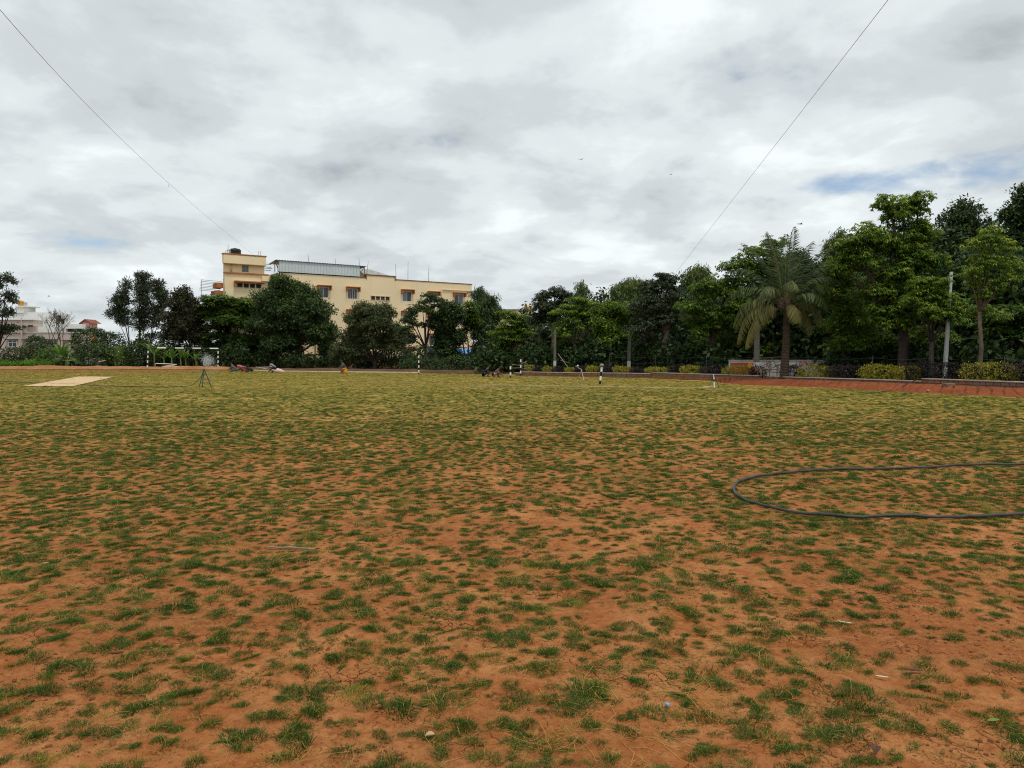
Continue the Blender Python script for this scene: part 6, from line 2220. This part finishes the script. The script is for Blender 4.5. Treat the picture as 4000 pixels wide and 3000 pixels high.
# rock and slab on the bank
b = at(3643, 1533, 29.9)
b = G(3643, 1526, .08)
sl = MB().bbox((b.x - .2, b.y - .09, b.z - .03), (b.x + .2, b.y + .09, b.z + .035), .03).build('flat_stone', M_KERB, origin=(b.x, b.y, b.z - .03))
tag(sl, 'flat pale stone lying low on the red bank at right', 'stone')
b = at(3690, 1494, 32.4)
k = MB().bbox((b.x - .19, b.y - .5, b.z - .16), (b.x + .19, b.y - .12, b.z - .02), .02).build('stone_block', M_STONE, origin=(b.x, b.y - .3, b.z - .16))
tag(k, 'loose stone block leaning at the wall foot on the red bank', 'stone')

# ------------------------------------------------------------------ cables overhead and birds
M_CABLE = mat('grey_cable', (0.22, 0.22, 0.22), 0.6, 0.2, 4)


def cable(label, pts):
    P0 = [at(*p) for p in pts]
    out = []
    n = 40
    a, b, c = P0
    # quadratic through three places
    for i in range(n + 1):
        t = i / n * 1.0
        out.append(a * (2 * (t - .5) * (t - 1)) + b * (-4 * t * (t - 1)) + c * (2 * t * (t - .5)))
    o = MB().tube(out, .0065, 5).build('overhead_cable', M_CABLE, origin=a, smooth=True)
    return tag(o, label, 'cable', 'overhead cables')


A_ = at(-300, -335, 13.0)
z_c = fac(1036, 1030)
end = Vector((FA.x, FA.y, 0)) + Vector((FU.x, FU.y, 0)) * z_c[0] + Vector((FN.x, FN.y, 0)) * .3


def invpix(p):
    d = Vector((p[0], p[1], p[2] - EYE))
    cy_, cz_ = d.y * CP - d.z * SP, d.y * SP + d.z * CP
    return 2000 + F * d.x / cy_, 1500 - F * cz_ / cy_


cable('thin overhead cable sloping from the upper left down to the cream stair tower', [(-250, -262, 12.0), (655, 712, 46.0), (1034, 1031, end.y)])
cable('thin overhead cable sloping from the upper right down into the trees', [(3700, -300, 12.0), (3040, 552, 30.0), (2640, 1065, 56)])
b = at(660, 716, 46.2)
tag(MB().tube([b, b - Vector((.01, 0, .22))], [.012, .016], 5).build('cable_clip', M_GALV, origin=b), 'tiny clip hanging from the left overhead cable', 'clip')
M_BIRD = mat('dark_feather', (0.035, 0.033, 0.035), 0.8, 0.3, 20)
for x, y, Y, s, rz_, lab in ((3127, 875, 62, .33, .2, 'largest dark bird gliding above the coconut palm'), (2270, 623, 80, .30, 1.2, 'small dark bird high over the middle of the field'), (191, 1157, 100, .30, .1, 'small dark bird above the white building at far left'), (2621, 681, 110, .26, .5, 'tiny distant bird right of the middle')):
    c = at(x, y, Y)
    bd = thing('bird', lab, 'bird', c, 'birds in the sky')
    M = Matrix.Translation(c) @ Matrix.Rotation(rz_, 4, 'Z') @ Matrix.Scale(s, 4)
    k = MB()
    prof = [(-.55, .02), (-.4, .09), (-.1, .13), (.2, .11), (.4, .06), (.5, .075), (.58, .05), (.66, .01)]
    pts = [M @ Vector((p, 0, 0)) for p, r in prof]
    k.tube(pts, [r * s for p, r in prof], 8)
    k.build('body', M_BIRD, bd, smooth=True)
    for sg_ in (-1, 1):
        w_ = MB()
        vs = [(.25, .05, .05), (-.15, .05, .03), (-.2, .6, .2), (.22, .55, .22), (-.28, 1.15, .12), (.02, 1.2, .12)]
        vs = [M @ Vector((a, b_ * sg_, c_)) for a, b_, c_ in vs]
        w_.add(vs, [(0, 1, 2, 3), (3, 2, 4, 5)])
        w_.build('wing', M_BIRD, bd)
    MB().add([M @ Vector(v) for v in ((-.45, -.06, .02), (-.45, .06, .02), (-.9, .17, .03), (-.9, -.17, .03))], [(0, 1, 2, 3)]).build('tail', M_BIRD, bd)


# ------------------------------------------------------------------ scraps on the near soil
def leaf_scrap(label, x, y, L, Wd, rz_, m, curl, name='dry_leaf', cat='leaf'):
    c = G(x, y)
    c.z = float(relief(np.array(c.x), np.array(c.y))) + .012
    n = 8
    vs = []
    for i in range(n + 1):
        t = i / n
        w_ = Wd * math.sin(math.pi * min(max(t * .94 + .03, 0), 1)) ** .7
        for sgn in (-1, 0, 1):
            lx_, ly_ = (t - .5) * L, sgn * w_ / 2
            z_ = curl * (abs(sgn) * w_ * .9 + (t - .5) ** 2 * L * .8)
            vs.append((c.x + lx_ * math.cos(rz_) - ly_ * math.sin(rz_), c.y + lx_ * math.sin(rz_) + ly_ * math.cos(rz_), c.z + z_))
    fs = []
    for i in range(n):
        fs += [(3 * i, 3 * i + 1, 3 * i + 4, 3 * i + 3), (3 * i + 1, 3 * i + 2, 3 * i + 5, 3 * i + 4)]
    o = MB().add(vs, fs).build(name, m, origin=(c.x, c.y, c.z), smooth=True)
    sm = o.modifiers.new('thick', 'SOLIDIFY')
    sm.thickness = .0025
    return tag(o, label, cat)


M_LEAFB = mat('brown_leaf', (0.10, 0.055, 0.03), 0.8, 0.4, 30)
M_LEAFG = mat('fallen_green_leaf', (0.16, 0.26, 0.05), 0.6, 0.2, 20)
M_CAP = mat('blue_plastic_cap', (0.18, 0.36, 0.55), 0.4, 0.1, 10)
leaf_scrap('pale straight scrap of bark on the right foreground soil', 3300, 2431, .085, .016, -.55, M_BONE, .25, 'bark_scrap', 'scrap')
leaf_scrap('curled pale dry leaf on the soil near the bottom middle', 1680, 2886, .042, .03, .3, M_LEAFD, .7)
leaf_scrap('brown flat dry leaf on the soil at right foreground', 3565, 2622, .09, .022, -.3, M_LEAFB, .3)
leaf_scrap('pale thin dry leaf near the brown leaf at right foreground', 3445, 2646, .06, .014, -.35, M_BONE, .3)
leaf_scrap('fallen green leaf near the lower right corner', 3880, 2831, .06, .022, .2, M_LEAFG, .5)
leaf_scrap('dark curled leaf at the left foreground beside a thick tuft', 455, 2577, .075, .018, .25, M_LEAFB, .5)
leaf_scrap('small tan scrap just below the hose loop', 3465, 2031, .07, .02, .1, M_LEAFD, .4, 'bark_scrap', 'scrap')
leaf_scrap('dead leaf standing at the very bottom right', 3420, 2960, .06, .04, 1.1, M_LEAFB, .9)
leaf_scrap('small tan dry leaf at left, above the bare patch', 175, 2205, .06, .02, .2, M_LEAFD, .5)
c = G(2607, 2766)
c.z = float(relief(np.array(c.x), np.array(c.y))) + .012
tag(MB().lathe(c, [(.010, 0), (.011, .003), (.0105, .008), (.009, .010)], 16).build('bottle_cap', M_CAP, origin=c), 'small blue bottle cap on the soil right of bottom middle', 'cap')

# ------------------------------------------------------------------ people
M_SKIN = mat('skin', (0.17, 0.085, 0.052), 0.6, 0.12, 8)
M_HAIR = mat('hair', (0.012, 0.010, 0.010), 0.6, 0.3, 20)


def person(label, loc, rz_, J, cloth, legs, head=None, headcloth=None, skirt=None, seed=0, group='people working on the ground'):
    """J: joints of the right-facing figure; body is one skinned surface, coloured by what covers it"""
    L_ = []
    names = {}

    def jv(nm, p, r):
        names[nm] = len(L_)
        L_.append((p, r))

    for nm, (x, y, z_, r) in J.items():
        jv(nm, (x, y, z_), r)
    E = [('pelvis', 'waist'), ('waist', 'chest'), ('chest', 'neck'), ('neck', 'head'), ('head', 'crown')]
    for s in 'lr':
        E += [('pelvis', 'hip' + s), ('hip' + s, 'knee' + s), ('knee' + s, 'ankle' + s), ('ankle' + s, 'toe' + s), ('chest', 'sh' + s), ('sh' + s, 'elbow' + s), ('elbow' + s, 'wrist' + s), ('wrist' + s, 'palm' + s)]
    hd = Vector(J['head'][:3])
    fw_ = (hd - Vector(J['neck'][:3])).normalized()
    face = Vector((fw_.z + .2, 0, -fw_.x * .6)).normalized()
    jv('nose', tuple(hd + face * .105 + Vector((0, 0, -.01))), .016)
    E.append(('head', 'nose'))
    for s, sg_ in (('l', 1), ('r', -1)):
        jv('ear' + s, tuple(hd + Vector((0, .088 * sg_, 0))), .018)
        E.append(('head', 'ear' + s))
        w_, p_ = Vector(J['wrist' + s][:3]), Vector(J['palm' + s][:3])
        d = (p_ - w_).normalized()
        sd = d.cross(Vector((0, 0, 1)))
        sd = sd.normalized() if sd.length > .1 else Vector((0, 1, 0))
        for i, (o_, ln) in enumerate(((-.034, .055), (-.012, .075), (.011, .08), (.033, .068))):
            a = p_ + sd * o_ + d * .025
            jv('f%d%s' % (i, s), tuple(a), .009)
            jv('g%d%s' % (i, s), tuple(a + d * ln - Vector((0, 0, .02))), .008)
            E += [('palm' + s, 'f%d%s' % (i, s)), ('f%d%s' % (i, s), 'g%d%s' % (i, s))]
        jv('t' + s, tuple(w_.lerp(p_, .6) - sd * .05 + d * .02), .010)
        E.append(('palm' + s, 't' + s))
    me = bpy.data.meshes.new('body_skeleton')
    me.from_pydata([p for p, r in L_], [(names[a], names[b]) for a, b in E], [])
    o = bpy.data.objects.new('body_skeleton', me)
    COL.objects.link(o)
    sk = o.modifiers.new('skin', 'SKIN')
    for i, (p, r) in enumerate(L_):
        me.skin_vertices[0].data[i].radius = (r, r)
    me.skin_vertices[0].data[names['pelvis']].use_root = True
    ss = o.modifiers.new('sub', 'SUBSURF')
    ss.levels = ss.render_levels = 1
    dg = bpy.context.evaluated_depsgraph_get()
    ev = o.evaluated_get(dg)
    bm_ = bpy.data.meshes.new_from_object(ev)
    bpy.data.objects.remove(o)
    bm_.name = 'body'
    bm_.materials.clear()
    for m in (cloth, legs, M_SKIN):
        bm_.materials.append(m)
    skinj = {'head', 'crown', 'neck', 'nose', 'earl', 'earr', 'toel', 'toer', 'anklel', 'ankler', 'palml', 'palmr', 'wristl', 'wristr', 'tl', 'tr'}
    legj = {'hipl', 'hipr', 'kneel', 'kneer', 'pelvis'}
    segs = []
    for a, b in E:
        k = 2 if (b in skinj or b[0] in 'fg') else (1 if (b in legj) else 0)
        segs.append((np.array(L_[names[a]][0]), np.array(L_[names[b]][0]), k, L_[names[b]][1]))
    mi = []
    for f in bm_.polygons:
        c_ = np.array(f.center)
        best = min(segs, key=lambda s: np.linalg.norm(c_ - (s[0] + (s[1] - s[0]) * np.clip(np.dot(c_ - s[0], s[1] - s[0]) / (np.dot(s[1] - s[0], s[1] - s[0]) + 1e-9), 0, 1))) - s[3] * .8)
        mi.append(best[2])
    bm_.polygons.foreach_set('material_index', mi)
    bm_.polygons.foreach_set('use_smooth', [True] * len(bm_.polygons))
    zmin = min(v.co.z for v in bm_.vertices)
    rt = thing('person', label, 'person', (loc[0], loc[1], loc[2] - zmin), group, rz=rz_)
    bo = bpy.data.objects.new('body', bm_)
    COL.objects.link(bo)
    bo.parent = rt
    # hair or head cloth: a cap over the back and top of the skull
    k = MB()
    up_ = fw_
    M = Matrix.Translation(hd + up_ * .035 - face * .012) @ up_.to_track_quat('Z', 'Y').to_matrix().to_4x4()
    prof = [(.112 * math.sin(a * math.pi / 16) + .002, .125 * math.cos(a * math.pi / 16)) for a in range(9, -1, -1)]
    kk = MB().lathe((0, 0, 0), prof, 14)
    k.add([M @ Vector(v) for v in kk.v], kk.f)
    k.build('head_scarf' if headcloth else 'hair', headcloth or M_HAIR, rt, local=True, smooth=True)
    if headcloth:
        sc_ = MB()
        sc_.tube([hd + up_ * .02 - face * .06, Vector(J['neck'][:3]) - face * .07, Vector(J['chest'][:3]) - face * .13 - up_ * .05], [.10, .085, .06], 8)
        sc_.build('scarf_tail', headcloth, rt, local=True, smooth=True)
    if skirt:
        pts, rad, m = skirt
        MB().tube(pts, rad, 14).build('skirt', m, rt, local=True, smooth=True)
    return rt


def sit(lean=0.0, low=0.0, reach=0.0, kz=.42):
    J = {'pelvis': (0, 0, .14, .145), 'waist': (.04 + lean * .3, 0, .30, .13), 'chest': (.14 + lean * .8, 0, .50 - low * .5, .145), 'neck': (.22 + lean * 1.15, 0, .63 - low * .8, .058), 'head': (.28 + lean * 1.4, 0, .72 - low, .092), 'crown': (.31 + lean * 1.5, 0, .80 - low * 1.05, .08)}
    for s, g1 in (('l', 1), ('r', -1)):
        J['hip' + s] = (.02, .10 * g1, .14, .10)
        J['knee' + s] = (.40, .15 * g1, kz, .072)
        J['ankle' + s] = (.34, .13 * g1, .08, .046)
        J['toe' + s] = (.50, .14 * g1, .035, .036)
        J['sh' + s] = (.16 + lean * .85, .19 * g1, .53 - low * .55, .062)
        J['elbow' + s] = (.34 + lean * .9, .25 * g1, .34 - low * .4, .046)
        J['wrist' + s] = (.52 + lean * .6 + reach, .15 * g1, .20 - reach * .3, .034)
        J['palm' + s] = (.58 + lean * .6 + reach * 1.15, .13 * g1, .15 - reach * .35, .034)
    return J


C_ = lambda n, c: mat(n, c, 0.85, 0.3, 9)
p = G(921, 1452.5)
person('person in grey shirt and blue trousers sitting hunched, facing left', p, math.pi - .2, sit(.10, .05), C_('grey_shirt', (.10, .095, .085)), C_('blue_trousers', (.03, .12, .22)))
p = G(962, 1454.5)
person('person with a pink head scarf bent low over red cloth', p, math.pi + .1, sit(.24, .20), C_('dark_blouse', (.045, .03, .035)), C_('red_wrap', (.30, .045, .03)), headcloth=C_('pink_scarf', (.62, .16, .17)))
p = G(985, 1454)
person('person in black clothes bent over beside the pink scarfed one', p, math.pi - .1, sit(.30, .26), C_('black_shirt', (.02, .02, .023)), C_('black_trousers', (.02, .02, .022)))
p = G(1082, 1456.5)
J = sit(.12, .08, kz=.30)
person('person with grey head scarf and spread pale pink skirt sitting, facing left', p, math.pi, J, C_('navy_blouse', (.02, .02, .03)), C_('pink_skirt_leg', (.62, .42, .38)), headcloth=C_('grey_scarf', (.28, .29, .33)),
       skirt=([(.15, 0, .16), (-.05, 0, .20), (-.3, 0, .16), (-.52, 0, .10), (-.6, 0, .07)], [.13, .2, .17, .11, .04], C_('pale_pink_skirt', (.70, .50, .45))))
p = G(1350, 1460)
J = sit(.05, .0)
for kx in list(J):
    x, y, z_, r = J[kx]
    if kx[:3] not in ('ank', 'toe'):
        J[kx] = (x if kx[:4] != 'knee' else .26, y, z_ + (.24 if kx[:4] != 'knee' else .0), r)
J['wristl'] = (.40, .12, .42, .034)
J['wristr'] = (.40, -.12, .42, .034)
J['palml'] = (.44, .11, .36, .034)
J['palmr'] = (.44, -.11, .36, .034)
person('person in grey top and yellow orange skirt crouching alone by the kerb', p, math.pi + .5, J, C_('grey_top', (.10, .095, .10)), C_('orange_leg', (.50, .24, .03)), skirt=([(.05, 0, .03), (.06, 0, .2), (.03, 0, .42)], [.21, .20, .14], C_('yellow_orange_skirt', (.58, .29, .03))))
p = G(1886, 1473.5)
person('person in dark blue clothes squatting with both arms to the ground', p, -.1, sit(.12, .02, .12), C_('navy_shirt', (.022, .024, .035)), C_('navy_trousers', (.03, .034, .055)), group='people sitting at the corner')
p = G(1925, 1475)
person('person in dark grey shirt with bare pale knee sitting near the corner post', p, -.15, sit(.14, .10), C_('charcoal_shirt', (.075, .07, .07)), C_('bare_leg', (.42, .25, .16)), group='people sitting at the corner')
